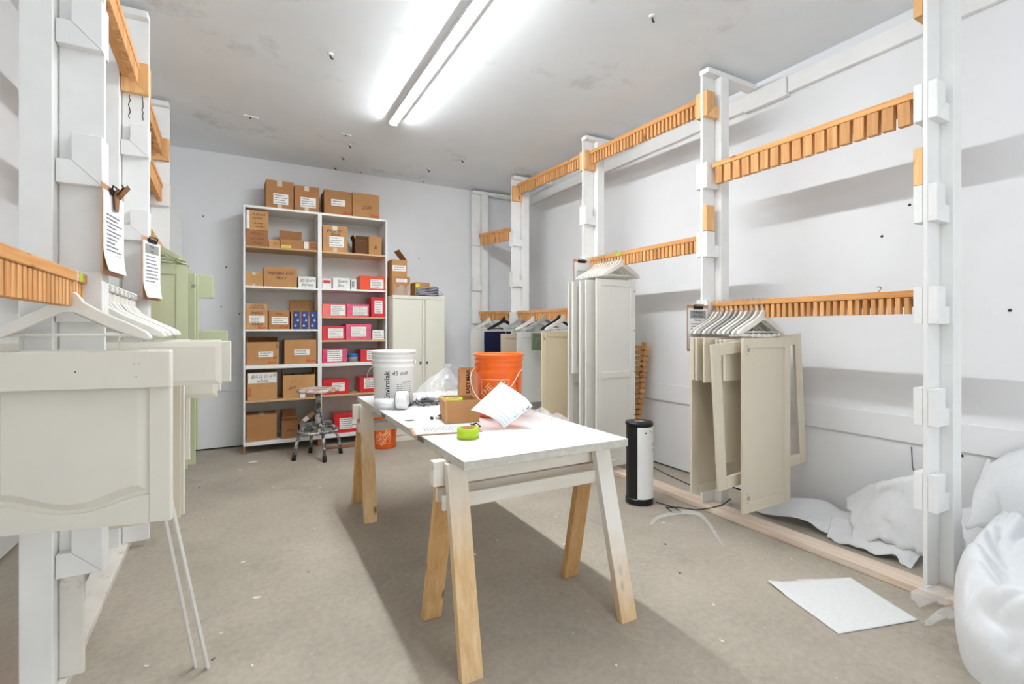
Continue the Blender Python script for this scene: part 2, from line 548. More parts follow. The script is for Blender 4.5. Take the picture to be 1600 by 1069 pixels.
post(*LP[2], -1, 'white post of the left rack behind the sage green doors', near_rows=ROWS, raw_near=(2.96,), far_rows=ROWS, wall=.64)
post(*LP[3], -1, 'white post of the left rack standing against the back wall', top=2.62, near_rows=ROWS[:4], far_rows=(), beam=False)
# ends of rails that stop short of the ceiling; base plates; ledgers
def plank(name, label, cat, mat, x0, x1, y0, y1, z0, z1, x2=None, bevel=.003):
    d = (x2 or 0)
    mb = MB().hexa([(x0, y0, z0), (x1, y0, z0), (x1 + d, y1, z0), (x0 + d, y1, z0)], [(x0, y0, z1), (x1, y0, z1), (x1 + d, y1, z1), (x0 + d, y1, z1)])
    return tag(mb.build(name, mat, None, bevel), label, cat)
plank('base_plate', 'worn pine base plate on the floor under the right rack', 'plate', 'plate_pine', 2.985, 3.125, .95, 3.2, 0, .04, -.005)
plank('base_plate', 'worn pine base plate under the far right rack, past the heater', 'plate', 'plate_pine', 2.98, 3.12, 3.201, 6.3, 0, .04, -.19)
plank('base_plate', 'worn white base plate on the floor under the left rack', 'plate', 'plate_white', -.70, -.585, 2.3, 6.33, 0, .04, -.13)
plank('wall_ledger', 'white ledger board along the top of the right wall, near half', 'board', 'white_paint', 3.571, 3.609, -1.0, 2.2, 3.13, 3.25)
plank('wall_ledger', 'white ledger board along the top of the right wall, far half', 'board', 'white_paint', 3.571, 3.609, 2.56, 6.3, 3.13, 3.25)
plank('ledger_splice', 'short white splice block joining the ledger boards on the right wall', 'board', 'white_paint', 3.557, 3.609, 2.205, 2.555, 3.11, 3.25)

GAPS = []
def rail(label, s, xa, ya, xb, yb, zr, zr2=None, paint=None, sp=.039, pw=.022, ph=.088, skip=(), mark=None, ends=True, long_end=None, seed=0):
    """comb rail: top bar over a row of pegs, tongue behind them resting in the notches"""
    zr2 = zr if zr2 is None else zr2
    rd = random.Random(seed + int(zr * 100) + int(ya * 10))
    t = thing('peg_rail', label, 'rail', (xa, ya, zr), group='peg rails of the two racks')
    L = yb - ya; dx = (xb - xa) / L; dz = (zr2 - zr) / L
    def slab(x0, x1, y0, y1, z0, z1):
        return MB().hexa(*[[(min(s * x0, s * x1) + dx * y, y, z + dz * y) if k % 2 == 0 else (max(s * x0, s * x1) + dx * y, y, z + dz * y)
                            for k, y in ((0, y0), (1, y0), (3, y1), (2, y1))] for z in (z0, z1)])
    a, b = .068, L - .048
    slab(.094, .130, .024, L - .004, -.085, -.03).build('tongue', paint or 'rail_pine', t, .002)
    slab(.043, .083, a, b, -.036, 0).build('top_bar', paint or 'rail_pine', t, .003)
    pz0, pz1 = -.036 - ph, -.037
    pm = None
    n = int((b - a - .01) / sp)
    off = (b - a - (n - 1) * sp - pw) / 2
    for i in range(n):
        if i in skip: continue
        y = a + off + i * sp
        if pm is None:
            pm = box('peg', paint or 'peg_pine', t, s * .048 if s > 0 else -.083, .083 if s > 0 else -.048, 0, pw, pz0, pz1, .0015)
            p = pm
        else:
            p = share(pm, t, (0, 0, 0))
        p.location = (dx * (y + pw / 2), y, dz * (y + pw / 2) + 0)
        p.rotation_euler = (rd.uniform(-.02, .02), 0, 0)
    GAPS.append((s, zr, zr2, [ya + a + off + i * sp + pw + (sp - pw) / 2 for i in range(n - 1)]))
    if mark:
        for y, w in mark:
            slab(.0415, .0428, y, y + w, -.034, -.002).build('paint_mark', 'tape_green', t)
    return t
r = rail
r('pine peg rail with wide pegs, second highest on the near right bay', 1, 3.0, 1.13, 3.0, 2.5, 2.585, sp=.0715, pw=.056, ph=.125)
r('pine peg rail carrying the beige cabinet doors on hangers', 1, 3.0, 1.13, 3.0, 2.5, 1.552)
r('long topmost pine peg rail of the right rack, above the hanging white doors', 1, 3.0, 2.5, 2.985, 3.95, 3.12, 3.145, sp=.042, pw=.024, ph=.10)
r('pine peg rail carrying the tall white doors on hangers', 1, 3.0, 2.5, 2.985, 3.95, 2.065, sp=.042, pw=.03, mark=((.95, .06),))
r('topmost pine peg rail of the right rack towards the back wall', 1, 2.985, 3.95, 2.965, 5.42, 3.155, 3.19, sp=.042, pw=.025, ph=.10)
r('dark pine peg rail carrying the cream and grey doors', 1, 2.985, 3.95, 2.965, 5.42, 1.575)
r('pale pine peg rail high in the back corner bay of the right rack', 1, 2.965, 5.42, 2.80, 6.215, 2.66, 2.68, sp=.043, pw=.038, ph=.125)
r('dark pine peg rail carrying the navy and taupe doors in the back corner', 1, 2.965, 5.42, 2.80, 6.215, 1.58, 1.595)
r('near pine peg rail of the left rack with green paint marks', -1, -.44, 1.0, -.48, 2.4, 1.552, mark=((1.24, .04),))
r('white painted peg rail carrying the second row of ivory doors, left rack', -1, -.48, 2.4, -.53, 3.73, 1.552, paint='white_paint_worn')
r('topmost pine peg rail between the first two left posts', -1, -.48, 2.4, -.53, 3.73, 2.96, sp=.042, pw=.03)
r('pine peg rail carrying the sage green doors', -1, -.53, 3.73, -.583, 5.1, 2.065)
r('low pine peg rail in the bay of the sage green doors', -1, -.53, 3.73, -.583, 5.1, 1.58)
r('topmost pine peg rail behind the cracked left post', -1, -.53, 3.73, -.583, 5.1, 2.96, sp=.042, pw=.03)
r('pine peg rail beyond the cracked left post, below the topmost rail', -1, -.53, 3.73, -.583, 5.1, 2.585, sp=.042, pw=.03, ph=.12)

# cracks in the second left post's board
t = thing('board_crack', 'two dark splits in the white board under the raw bracket', 'crack', (LP[1][0], LP[1][1], 0))
for x in (-.035, -.098):
    rd = random.Random(int(x * 1000)); mb = MB(); px = x
    for k in range(9):
        z = 2.785 - k * .016; nx = x + rd.uniform(-.006, .006)
        mb.add([(px - .0025, -.0012, z), (px + .0025, -.0012, z), (nx + .0025, -.0012, z - .017), (nx - .0025, -.0012, z - .017)], [(0, 1, 2, 3)]); px = nx
    mb.build('split', 'debris_dark', t)

# peg panel leaning on the right wall
t = thing('leaning_peg_rail', 'unused pine peg rail leaning upright on the right wall behind the white doors', 'rail', (3.43, 3.74, .001), rot=(math.radians(2), math.radians(4), 0))
box('back_strip', 'peg_pine', t, .04, .075, -.02, .02, 0, 1.22, .002)
for i in range(17):
    w = .05 + .045 * i / 16
    box('peg', 'peg_pine', t, -.02, .0395, -w, w, .28 + i * .054, .318 + i * .054, .002)

# ------------------------------------------------------------------ hangers
def hanger_proto(mat, wmat='steel'):
    t = thing('coat_hanger', 'x', 'hanger')
    top = [(.016, 0), (.024, -.008), (.042, -.034), (.08, -.060), (.14, -.092), (.19, -.118), (.222, -.138), (.234, -.156)]
    bot = [(.226, -.167), (.205, -.163), (.15, -.140), (.08, -.104), (.03, -.077), (0, -.064)]
    right = top + bot
    left = [(-x, z) for x, z in reversed(right[:-1])]
    pts = right + left
    # arms curve forward a little and thicken towards the tips
    def yb(x): return .018 * (abs(x) / .23) ** 2
    vs = []
    n = len(pts)
    for sgn in (-1, 1):
        for x, z in pts:
            vs.append((x, yb(x) + sgn * (.0065 + .004 * abs(x) / .23), z))
    mb = MB()
    rt = len(top) + len(bot)
    # strips between top and bottom outline, both sides
    T = [(-x, z) for x, z in reversed(top)] + top
    Bz = []
    for x, z in T:
        ax = abs(x); bb = bot[::-1]
        zz = bb[-1][1]
        for (x0, z0), (x1, z1) in zip(bb[:-1], bb[1:]):
            if x0 <= ax <= x1:
                zz = z0 + (z1 - z0) * (ax - x0) / (x1 - x0); break
        if ax > bb[-1][0]: zz = z - .008
        Bz.append((x, zz))
    V = []
    for (x, z), (x2, z2) in zip(T, Bz):
        h = .0065 + .0035 * abs(x) / .23
        V += [(x, yb(x) - h, z), (x, yb(x) + h, z), (x, yb(x) + h, z2), (x, yb(x) - h, z2)]
    F = []
    for i in range(len(T) - 1):
        for k in range(4):
            l = (k + 1) % 4
            F.append((i * 4 + k, i * 4 + l, i * 4 + 4 + l, i * 4 + 4 + k))
    F += [(0, 1, 2, 3), tuple(len(V) - 4 + k for k in (3, 2, 1, 0))]
    mb.add(V, F)
    mb.build('body', mat, t, .003)
    MB().tube([(-.203, .012, -.148), (.203, .012, -.148)], .0055, 8).build('bar', mat, t)
    MB().lathe([(0, -.001), (.007, -.001), (.007, .014), (.004, .016), (0, .016)], 8).build('collar', wmat, t)
    R = .0265
    pts = [(0, 0, .016), (0, 0, .022), (.012, 0, .030), (.0255, 0, .040)]
    for k in range(0, 11):
        q = -.35 + k * (PI + .55) / 10
        pts.append((R * math.cos(q), 0, .055 + R * math.sin(q)))
    MB().tube(pts, .0017, 6).build('hook', wmat, t)
    return t
PROTO = {}
USED = set()
def snap(x, y, zr):
    """the free gap between two pegs nearest to y"""
    best = None
    for k, (s_, z0, z1, gaps) in enumerate(GAPS):
        if (x > 1) == (s_ > 0) and abs((z0 + z1) / 2 - zr) < .06:
            for i, gy in enumerate(gaps):
                if (k, i) not in USED and (best is None or abs(gy - y) < abs(best[0] - y)):
                    best = (gy, k, i)
    if best is None or abs(best[0] - y) > .2: return y
    USED.add(best[1:])
    return best[0]
ORD = ['first', 'second', 'third', 'fourth', 'fifth', 'sixth', 'seventh', 'eighth', 'ninth', 'tenth', 'eleventh', 'twelfth', 'thirteenth', 'fourteenth', 'fifteenth', 'sixteenth', 'seventeenth', 'eighteenth']
def hanger(mat, x, y, zr, label, group=None, rotz=0., flip=False, wmat='steel'):
    k = (mat, wmat)
    if k not in PROTO:
        PROTO[k] = hanger_proto(mat, wmat); t = PROTO[k]
    else:
        t = copy_tree(PROTO[k])
    t.location = (x, snap(x, y, zr), zr - .075)
    t.rotation_euler = (0, 0, rotz + (PI if flip else 0))
    t['label'] = label
    if group: t['group'] = group
    elif 'group' in t: del t['group']
    return t

# ------------------------------------------------------------------ hung doors
def hooks_of(t, w, drop=.055):
    for sx in (-1, 1):
        x = sx * min(.14, w * .36)
        MB().tube([(x, .01, -.004), (x, .01, drop - .012), (x + .006, .013, drop - .004), (x + .008, .02, drop - .008)], .0016, 5).build('hanging_wire', 'wire_painted', t)

def door(name, label, cat, mat, w, h, x, y, ztop, rotz=0., style='shaker', t=.02, fw=.06, holes=(), tilt=0., mids=(), group=None, knobs=(), roll=0.):
    """origin at the top centre of the leaf; front looks towards -Y"""
    o = thing(name, label, cat, (x, y, ztop), group=group or 'painted fronts hung up to dry', rot=(tilt, roll, rotz))
    a = w / 2
    if style == 'slab':
        box('slab', mat, o, -a, a, 0, t, -h, 0, .004)
    elif style == 'bevelled':
        e = .022
        mb = MB()
        mb.add([(-a, .006, -h), (a, .006, -h), (a, .006, 0), (-a, .006, 0), (-a + e, 0, -h + e), (a - e, 0, -h + e), (a - e, 0, -e), (-a + e, 0, -e), (-a, t, -h), (a, t, -h), (a, t, 0), (-a, t, 0)],
               [(4, 5, 6, 7), (0, 1, 5, 4), (1, 2, 6, 5), (2, 3, 7, 6), (3, 0, 4, 7), (0, 8, 9, 1), (1, 9, 10, 2), (2, 10, 11, 3), (3, 11, 8, 0), (11, 10, 9, 8)])
        mb.build('slab', mat, o)
    else:
        box('stile', mat, o, -a, -a + fw, 0, t, -h, 0, .002)
        box('stile', mat, o, a - fw, a, 0, t, -h, 0, .002)
        box('cross_rail', mat, o, -a + fw, a - fw, 0, t, -fw, 0, .002)
        box('cross_rail', mat, o, -a + fw, a - fw, 0, t, -h, -h + fw, .002)
        for zm in mids:
            box('cross_rail', mat, o, -a + fw, a - fw, 0, t, -zm - fw / 2, -zm + fw / 2, .002)
        if style != 'frame':
            box('panel', mat, o, -a + fw - .001, a - fw + .001, .008, t - .003, -h + fw - .001, -fw + .001)
        if style == 'raised':
            q = fw + .02
            mb = MB()
            e = .03
            x0, z0, z1 = a - q, -h + q, -q
            mb.add([(-x0, .0079, z0), (x0, .0079, z0), (x0, .0079, z1), (-x0, .0079, z1), (-x0 + e, .002, z0 + e), (x0 - e, .002, z0 + e), (x0 - e, .002, z1 - e), (-x0 + e, .002, z1 - e)],
                   [(4, 5, 6, 7), (0, 1, 5, 4), (1, 2, 6, 5), (2, 3, 7, 6), (3, 0, 4, 7)])
            mb.build('raised_field', mat, o)
    for hx, hz in holes:
        M = Matrix.Translation((hx, 0, hz)) @ Matrix.Rotation(PI / 2, 4, 'X')
        MB().lathe([(.0175, .0006), (.0175, -.001), (.0150, -.001), (.0150, .0006), (.0175, .0006)], 18, True, M).build('hinge_bore_rim', mat, o)
        MB().lathe([(0, .0004), (.0152, .0004)], 18, False, M).build('hinge_bore', 'bore_shade', o)
        for dz in (.028, -.028):
            MB().lathe([(0, .0004), (.0035, .0004)], 8, False, Matrix.Translation((hx - .012, 0, hz + dz)) @ Matrix.Rotation(PI / 2, 4, 'X')).build('screw_hole', 'ink_brown', o)
    hooks_of(o, w)
    return o

# ---- near left: arched door with drawer front before it
RL = -.50      # centre of the near left rail's bar
rz = math.radians(-13)
o = thing('arched_door', 'ivory cabinet door with a curved raised panel, hanging nearest on the left', 'door', (-.535, 2.215, 1.275), rot=(0, 0, rz))
W, Hh, T = .60, .625, .026
a = W / 2
box('stile', 'door_ivory', o, -a, -a + .068, 0, T, -Hh, 0, .003)
box('stile', 'door_ivory', o, a - .068, a, 0, T, -Hh, 0, .003)
box('cross_rail', 'door_ivory', o, -a + .068, a - .068, 0, T, -.07, 0, .003)
xs = [(-a + .068) + (W - .136) * k / 28 for k in range(29)]
def arch(x, lo, hi):
    q = min(1, abs(x) / (a - .068))
    return lo + (hi - lo) * (.5 - .5 * math.cos(PI * q ** 1.1))
crv = [(x, -Hh + arch(x, .052, .102)) for x in xs]
mb = MB(); n = len(crv)
vs = []
for y in (0, T):
    for x, z in crv: vs += [(x, y, z), (x, y, -Hh)]
fs = []
for k in range(n - 1):
    i = 2 * k; j = 2 * n + i
    fs += [(i, i + 1, i + 3, i + 2), (j, j + 2, j + 3, j + 1), (i, i + 2, j + 2, j), (i + 1, j + 1, j + 3, i + 3)]
fs += [(0, 2 * n, 2 * n + 1, 1), (2 * n - 2, 2 * n - 1, 4 * n - 1, 4 * n - 2)]
mb.add(vs, fs).build('curved_rail', 'door_ivory', o)
box('panel', 'door_ivory', o, -a + .067, a - .067, .017, T - .002, -Hh + .05, -.069)
# raised field following the curve
q = .012; e = .036
outer = [(-a + .068 + q, -.07 - q)] + [(x * (1 - q / (a - .068)), z + q) for x, z in crv] + [(a - .068 - q, -.07 - q)]
inner = [(-a + .068 + e, -.07 - e)] + [(x * (1 - e / (a - .068)), z + e) for x, z in crv] + [(a - .068 - e, -.07 - e)]
m_ = len(outer)
mb = MB().add([(x, .0168, z) for x, z in outer] + [(x, .002, z) for x, z in inner], [(k, (k + 1) % m_, m_ + (k + 1) % m_, m_ + k) for k in range(m_)] + [tuple(range(m_, 2 * m_))])
mb.build('raised_field', 'door_ivory', o)
hooks_of(o, W)
o = door('drawer_front', 'ivory drawer front with a few screw holes hanging before the arched door', 'drawer front', 'door_ivory', .60, .132, -.53, 2.165, 1.273, rz, 'slab')
for x, z in ((.02, -.07), (.19, -.045), (.205, -.045), (.197, -.09)):
    MB().lathe([(0, .0006), (.0028 if x < .1 else .0018, .0006)], 8, False, Matrix.Translation((x, 0, z)) @ Matrix.Rotation(PI / 2, 4, 'X')).build('screw_hole', 'ink_black', o)
gl = 'hangers on the near left rail'
for i, (y, m) in enumerate(((2.185, 'hanger_white'), (2.232, 'hanger_white'), (2.27, 'hanger_grey'))):
    hanger(m, RL - .03 - .012 * i, y, 1.552, ['white wooden hanger nearest the camera on the near left rail', 'white wooden hanger just behind the nearest one on the left rail', 'grey wooden hanger close to the wide left post'][i], gl, rz, wmat='wire_painted')

# loose trim sticks leaning on the arched door
for i, (x0, y0, x1, z1, y1) in enumerate(((-.178, 2.30, -.30, .80, 2.25), (-.135, 2.27, -.275, .86, 2.20))):
    d = Vector((x1 - x0, y1 - y0, z1)); L = d.length
    o = box('trim_stick', 'door_white', None, -.011, .011, -.005, .005, 0, L, .001)
    o.location = (x0, y0, .002)
    o.rotation_euler = d.to_track_quat('Z', 'Y').to_euler()
    tag(o, ['thin white trim stick leaning on the arched door, the left of two', 'thin white trim stick leaning on the arched door, the right of two'][i], 'trim stick')

# ---- second left bay: ivory doors and drawer fronts
def lx(y): return -.48 - (y - 2.4) * .0376 - .063      # bar centre of the left rack
g2 = 'hangers in the second left bay'
ys = [2.56 + .039 * 2 * i * .72 for i in range(19)]
ys = [2.60 + i * .058 for i in range(18)]
for i, y in enumerate(ys):
    m = 'hanger_white' if i % 5 != 3 else 'hanger_grey'
    hanger(m, lx(y), y, 1.552, '%s wooden hanger, %s from the camera in the second left bay' % (m[7:], ORD[i]), g2, rotz=math.radians(random.Random(i).uniform(-1.2, 1.2)))
D = lambda *a_, **k: door(*a_, **k)
D('drawer_front', 'wide chamfered-edge ivory drawer front jutting into the aisle behind the arched door', 'drawer front', 'door_ivory', .90, .195, lx(2.6) + .0, 2.62, 1.292, math.radians(-5), 'bevelled')
D('drawer_front', 'ivory drawer front just behind the wide chamfered one, jutting out furthest', 'drawer front', 'door_ivory', .96, .195, lx(2.66) + .01, 2.70, 1.293, math.radians(-5), 'slab')
D('drawer_front', 'deeper ivory drawer front hanging below and behind the chamfered ones', 'drawer front', 'door_ivory', .86, .30, lx(2.95), 3.0, 1.29, 0., 'bevelled')
D('drawer_front', 'deeper ivory drawer front with a stepped end, further back on the left rail', 'drawer front', 'door_ivory', .89, .28, lx(3.05), 3.10, 1.29, 0., 'slab')
D('cabinet_door', 'tall ivory door with a hinge bore near its foot, behind the arched door', 'door', 'door_beige', .56, .85, lx(2.78), 2.80, 1.29, math.radians(3), 'shaker', holes=((.235, -.78),))
D('cabinet_door', 'tall ivory door second in the left stack, its edge showing', 'door', 'door_ivory', .585, .86, lx(2.88), 2.89, 1.29, math.radians(-2), 'slab')
D('cabinet_door', 'shorter ivory door at the back of the left stack', 'door', 'door_ivory', .59, .69, lx(3.3), 3.30, 1.29, math.radians(2), 'slab')
D('cabinet_door', 'short ivory door between the tall ones in the left stack', 'door', 'door_ivory', .575, .52, lx(3.18), 3.20, 1.29, math.radians(-3), 'slab')
# ---- third left bay: sage doors
def gx(y): return lx(y)
D('cabinet_door', 'sage green shaker door nearest in the green group, behind the small clipboard', 'door', 'door_sage', .46, 1.46, gx(4.15) + .01, 4.15, 1.805, math.radians(2), 'shaker', fw=.07)
D('cabinet_door', 'sage green door with a hinge bore at its top corner', 'door', 'door_sage', .50, 1.44, gx(4.35) + .03, 4.35, 1.77, math.radians(-4), 'slab', holes=((.235, -.10),))
D('cabinet_door', 'sage green door behind the one with the hinge bore', 'door', 'door_sage', .52, 1.36, gx(4.5) + .03, 4.52, 1.76, math.radians(0), 'slab')
D('drawer_front', 'small sage green drawer front jutting out behind the green doors', 'drawer front', 'door_sage', .74, .19, gx(4.62) + .02, 4.66, 1.79, math.radians(3), 'slab')
D('drawer_front', 'long low sage green drawer front beside the shelving', 'drawer front', 'door_sage', .98, .165, gx(4.75) + .0, 4.82, 1.335, math.radians(0), 'slab')
for i in range(8):
    y = 4.10 + i * .085
    hanger('hanger_sage', gx(y), y, 2.065, 'paint-spattered sage hanger, %s from the camera over the green doors' % ORD[i], 'hangers over the sage doors', rotz=math.radians(random.Random(i + 50).uniform(-6, 6)), wmat='hanger_sage')
hanger('hanger_sage', gx(4.8), 4.82, 1.58, 'sage hanger carrying the long low green drawer front', None, wmat='hanger_sage')

# ---- near right bay: beige doors
def rx(y): return 3.0 + .063 - (max(0, y - 2.5)) * .011
RB = rx(2)
g = 'hangers on the near right rail'
hy = [2.036, 2.085, 2.118, 2.157, 2.196, 2.235, 2.274, 2.313, 2.352, 2.391, 2.425]
cols = ['white', 'white', 'black', 'white', 'white', 'black', 'black', 'white', 'black', 'white', 'white']
cm = {'white': 'hanger_white', 'black': 'hanger_grey'}
for i, y in enumerate(hy):
    hanger(cm[cols[i]], RB - .02, y, 1.552, '%s wooden hanger, %s from the camera over the beige doors' % ('white' if cols[i] == 'white' else 'grey', ORD[i]), g, rotz=math.radians(random.Random(i + 90).uniform(-1, 1) - 1.5))
D('cabinet_door', 'large beige shaker door with two hinge bores, nearest on the right rail', 'door', 'door_beige', .51, 1.115, RB - .055, 1.985, 1.29, math.radians(1), 'shaker', fw=.065, holes=((-.205, -.075), (-.205, -1.02)))
D('glass_door_frame', 'beige cabinet door frame with an open centre, hanging askew', 'door', 'door_beige', .93, .93, RB - .055, 2.045, 1.285, math.radians(-.5), 'frame', fw=.075, roll=math.radians(-4.3))
D('drawer_front', 'beige drawer front right behind the large beige door', 'drawer front', 'door_beige', .62, .27, RB - .04, 2.085, 1.28, math.radians(.5), 'slab')
D('cabinet_door', 'narrow beige door showing its edge inside the open frame', 'door', 'door_beige', .60, .82, RB - .03, 2.125, 1.28, math.radians(-.5), 'slab')
D('cabinet_door', 'narrow beige door hanging behind the open frame with a hinge bore', 'door', 'door_beige', .58, .83, RB - .035, 2.165, 1.28, math.radians(.5), 'slab', holes=((-.15, -.70),))
D('drawer_front', 'beige drawer front, first of the three short ones by the clipboard', 'drawer front', 'door_beige', .70, .30, RB - .04, 2.215, 1.29, math.radians(1), 'slab')
D('drawer_front', 'beige drawer front, middle of the three short ones by the clipboard', 'drawer front', 'door_beige', .71, .29, RB - .04, 2.262, 1.29, math.radians(-1), 'slab')
D('drawer_front', 'beige drawer front, last of the three short ones by the clipboard', 'drawer front', 'door_beige', .70, .29, RB - .04, 2.305, 1.29, math.radians(1), 'slab')
D('cabinet_door', 'tall beige shaker door at the back of the near right group', 'door', 'door_beige', .66, 1.10, RB - .01, 2.36, 1.295, math.radians(.5), 'shaker')

# ---- second right bay: tall white doors
R2 = rx(3.4)
for i in range(10):
    y = 3.44 + i * .042
    hanger('hanger_white', R2 - .02, y, 2.065, 'white wooden hanger, %s from the camera over the tall white doors' % ORD[i], 'hangers over the tall white doors', rotz=math.radians(random.Random(i + 20).uniform(-.8, .8)))
o = D('cabinet_door', 'tall white two-panel door nearest in the group beside the heater', 'door', 'door_white', .47, 1.72, R2 - .055, 3.46, 1.805, math.radians(1), 'shaker', mids=(.88,), fw=.06)
for z in (-.10, -.47, -.86, -1.27):
    MB().lathe([(0, .002), (.006, .002), (.006, -.001)], 10, True, Matrix.Translation((.222, 0, z)) @ Matrix.Rotation(PI / 2, 4, 'X')).build('screw_cap', 'ink_grey', o)
D('cabinet_door', 'tall white door second in the group, its left edge showing', 'door', 'door_white', .54, 1.66, R2 - .055, 3.56, 1.80, math.radians(-1), 'slab')
D('cabinet_door', 'tall white door third in the group, narrow strip showing', 'door', 'door_white', .56, 1.60, R2 - .06, 3.64, 1.80, math.radians(1), 'slab')
D('cabinet_door', 'white raised-panel door hanging shorter, leftmost of the tall group', 'door', 'door_white', .66, .87, R2 - .03, 3.74, 1.80, math.radians(3), 'raised', fw=.055)
D('cabinet_door', 'white shaker door at the back of the tall group, seen below the short one', 'door', 'door_white', .60, 1.5, R2 - .03, 3.83, 1.80, math.radians(0), 'shaker', mids=(.95,))

# ---- third and corner right bays
R3 = rx(4.6) - .01
def far_hanger(m, y, lab, wm='steel', dx=0):
    hanger(m, rx(y) - .02 + dx, y, 1.575, lab, 'hangers on the far right rails', wmat=wm)
far_hanger('hanger_white', 4.36, 'white hanger carrying the cream door')
far_hanger('hanger_black', 4.44, 'black hanger right behind the one carrying the cream door')
far_hanger('hanger_grey', 4.72, 'dark grey hanger carrying the green drawer front')
far_hanger('hanger_white', 4.95, 'white hanger carrying the pale grey door')
far_hanger('hanger_grey', 5.28, 'grey hanger carrying the taupe door')
far_hanger('hanger_black', 5.62, 'black hanger in the back corner bay', 'black_metal', -.05)
far_hanger('hanger_white', 5.92, 'white hanger carrying the navy door in the back corner', dx=-.11)
D('cabinet_door', 'cream shaker door with a round hinge bore, right of the orange bucket', 'door', 'door_cream', .45, 1.15, R3 - .05, 4.36, 1.325, 0., 'shaker', holes=((-.195, -.08),))
D('drawer_front', 'small dark green panelled drawer front beside the cream door', 'drawer front', 'door_green', .30, .20, R3 - .02, 4.74, 1.305, math.radians(0), 'raised', fw=.03, mids=())
D('cabinet_door', 'pale grey shaker door behind the green drawer front', 'door', 'door_grey', .42, .83, R3 - .05, 4.93, 1.31, math.radians(1), 'shaker')
D('cabinet_door', 'taupe shaker door hanging behind the orange bucket', 'door', 'door_taupe', .42, .70, R3 - .08, 5.27, 1.29, 0., 'shaker')
D('cabinet_door', 'navy blue door in the back corner bay', 'door', 'door_navy', .44, .72, R3 - .11, 5.66, 1.315, 0., 'slab')
D('cabinet_door', 'white door hanging behind the navy one in the corner', 'door', 'door_white', .50, .80, R3 - .16, 5.92, 1.325, 0., 'slab')

# ------------------------------------------------------------------ shelving on the back wall
FY, BY = 5.93, 6.32
def bookcase(label, x0, x1, zs, wood_rows):
    t = thing('bookcase', label, 'bookcase', (x0, FY, 0), group='white bookcases on the back wall')
    w = x1 - x0; d = BY - FY
    box('side_panel', 'melamine', t, 0, .02, 0, d, .085, 2.66, .001)
    box('side_panel', 'melamine', t, w - .02, w, 0, d, .085, 2.66, .001)
    box('top_panel', 'melamine', t, 0, w, 0, d, 2.6605, 2.685, .001)
    box('back_panel', 'melamine_grey', t, .0205, w - .0205, d - .008, d - .001, .10, 2.66)
    for z in zs:
        m = 'shelf_board' if z in wood_rows else 'melamine'
        th = .04 if abs(z - .955) < .02 or z < .2 else .02
        box('shelf', m, t, .0205, w - .0205, .004 if z in wood_rows else .001, d - .009, z - th, z, .001)
    for x in (.0, w - .02):
        box('foot', 'kraft_3', t, x, x + .02, .01, .06, 0, .0845)
        box('foot', 'kraft_3', t, x, x + .02, d - .06, d - .01, 0, .0845)
    return t
LS = [.125, .572, .955, 1.345, 1.815, 2.248]
RS = [.125, .585, .955, 1.218, 1.492, 1.818, 2.248]
bookcase('left tall white bookcase crammed with cartons on the back wall', -.03, .738, LS, (.572, 2.248))
bookcase('right tall white bookcase with red boxes, beside the metal cabinet', .7395, 1.51, RS, (.585, 2.248, 1.218, 1.492))

def carton(label, mat, x0, x1, z0, z1, y=5.975, d=.26, name='carton', cat='box', rotz=0., lab=None, lines=0, tape=False, red=None, ink=(), flaps=None, side=None, back_lid=None):
    """closed or open box standing on z0; front looks towards -Y.  ink: (text, size, dx, dz, rot) from the face centre"""
    w, h = x1 - x0, z1 - z0
    t = thing(name, label, cat, ((x0 + x1) / 2, y, z0 + .0005), rotz, group='boxes and cartons in store')
    a = w / 2
    if flaps is None:
        box('body', mat, t, -a, a, 0, d, 0, h, .002)
        if mat.startswith('kraft'):
            box('seam_tape', 'tape_clear', t, -a * .18, a * .18, -.0004, d + .0004, h, h + .0004)
    else:
        q = .004
        mb = MB().box(-a, a, 0, q, 0, h).box(-a, a, d - q, d, 0, h).box(-a, -a + q, q, d - q, 0, h).box(a - q, a, q, d - q, 0, h).box(-a + q, a - q, q, d - q, 0, q)
        mb.build('body', mat, t)
        for kind, ang, ln in flaps:
            R_ = math.radians(ang)
            if kind == 'back':
                M = Matrix.Translation((0, d, h + .001)) @ Matrix.Rotation(R_, 4, 'X')
                box('flap', mat, t, -a, a, 0, .004, 0, ln, M=M)
            elif kind == 'front':
                M = Matrix.Translation((0, 0, h + .001)) @ Matrix.Rotation(R_, 4, 'X')
                box('flap', mat, t, -a, a, 0, .004, 0, ln, M=M)
            elif kind == 'left':
                M = Matrix.Translation((-a, 0, h + .001)) @ Matrix.Rotation(R_, 4, 'Y')
                box('flap', mat, t, 0, .004, 0, d, 0, ln, M=M)
            elif kind == 'right':
                M = Matrix.Translation((a, 0, h + .001)) @ Matrix.Rotation(R_, 4, 'Y')
                box('flap', mat, t, -.004, 0, 0, d, 0, ln, M=M)
    e = -.0012
    if tape:
        box('tape', 'tape_clear', t, -a * .22, a * .16, e + .0006, 0, h * .80, h)
        box('tape', 'tape_clear', t, -a * .18, a * .14, e + .0006, 0, 0, h * .16)
    if lab:
        lx0, lx1, lz0, lz1 = [v * (w if i < 2 else h) for i, v in enumerate(lab[:4])]
        lo = box('label', lab[4] if len(lab) > 4 else 'label_white', t, -a + lx0, -a + lx1, e, 0, lz0, lz1)
        if lines:
            print_lines(lo, -a + lx0 + .008, -a + lx1 - .008, e - .0006, lz0 + .006, lz1 - .006, lines, 'ink_grey', seed=int(x0 * 997 + z0 * 131))
    if red:
        s_, size, dx, dz = red
        front_print(s_, size, 'ink_red', t, dx * a, e, dz * h, shear=.25, offset=.0008)
    for s_, size, dx, dz, rot in ink:
        front_print(s_, size, 'ink_black' if mat != 'kraft_3' else 'ink_brown', t, dx * a, e, dz * h, shear=.3, rot=rot)
    return t
B = 2.6855
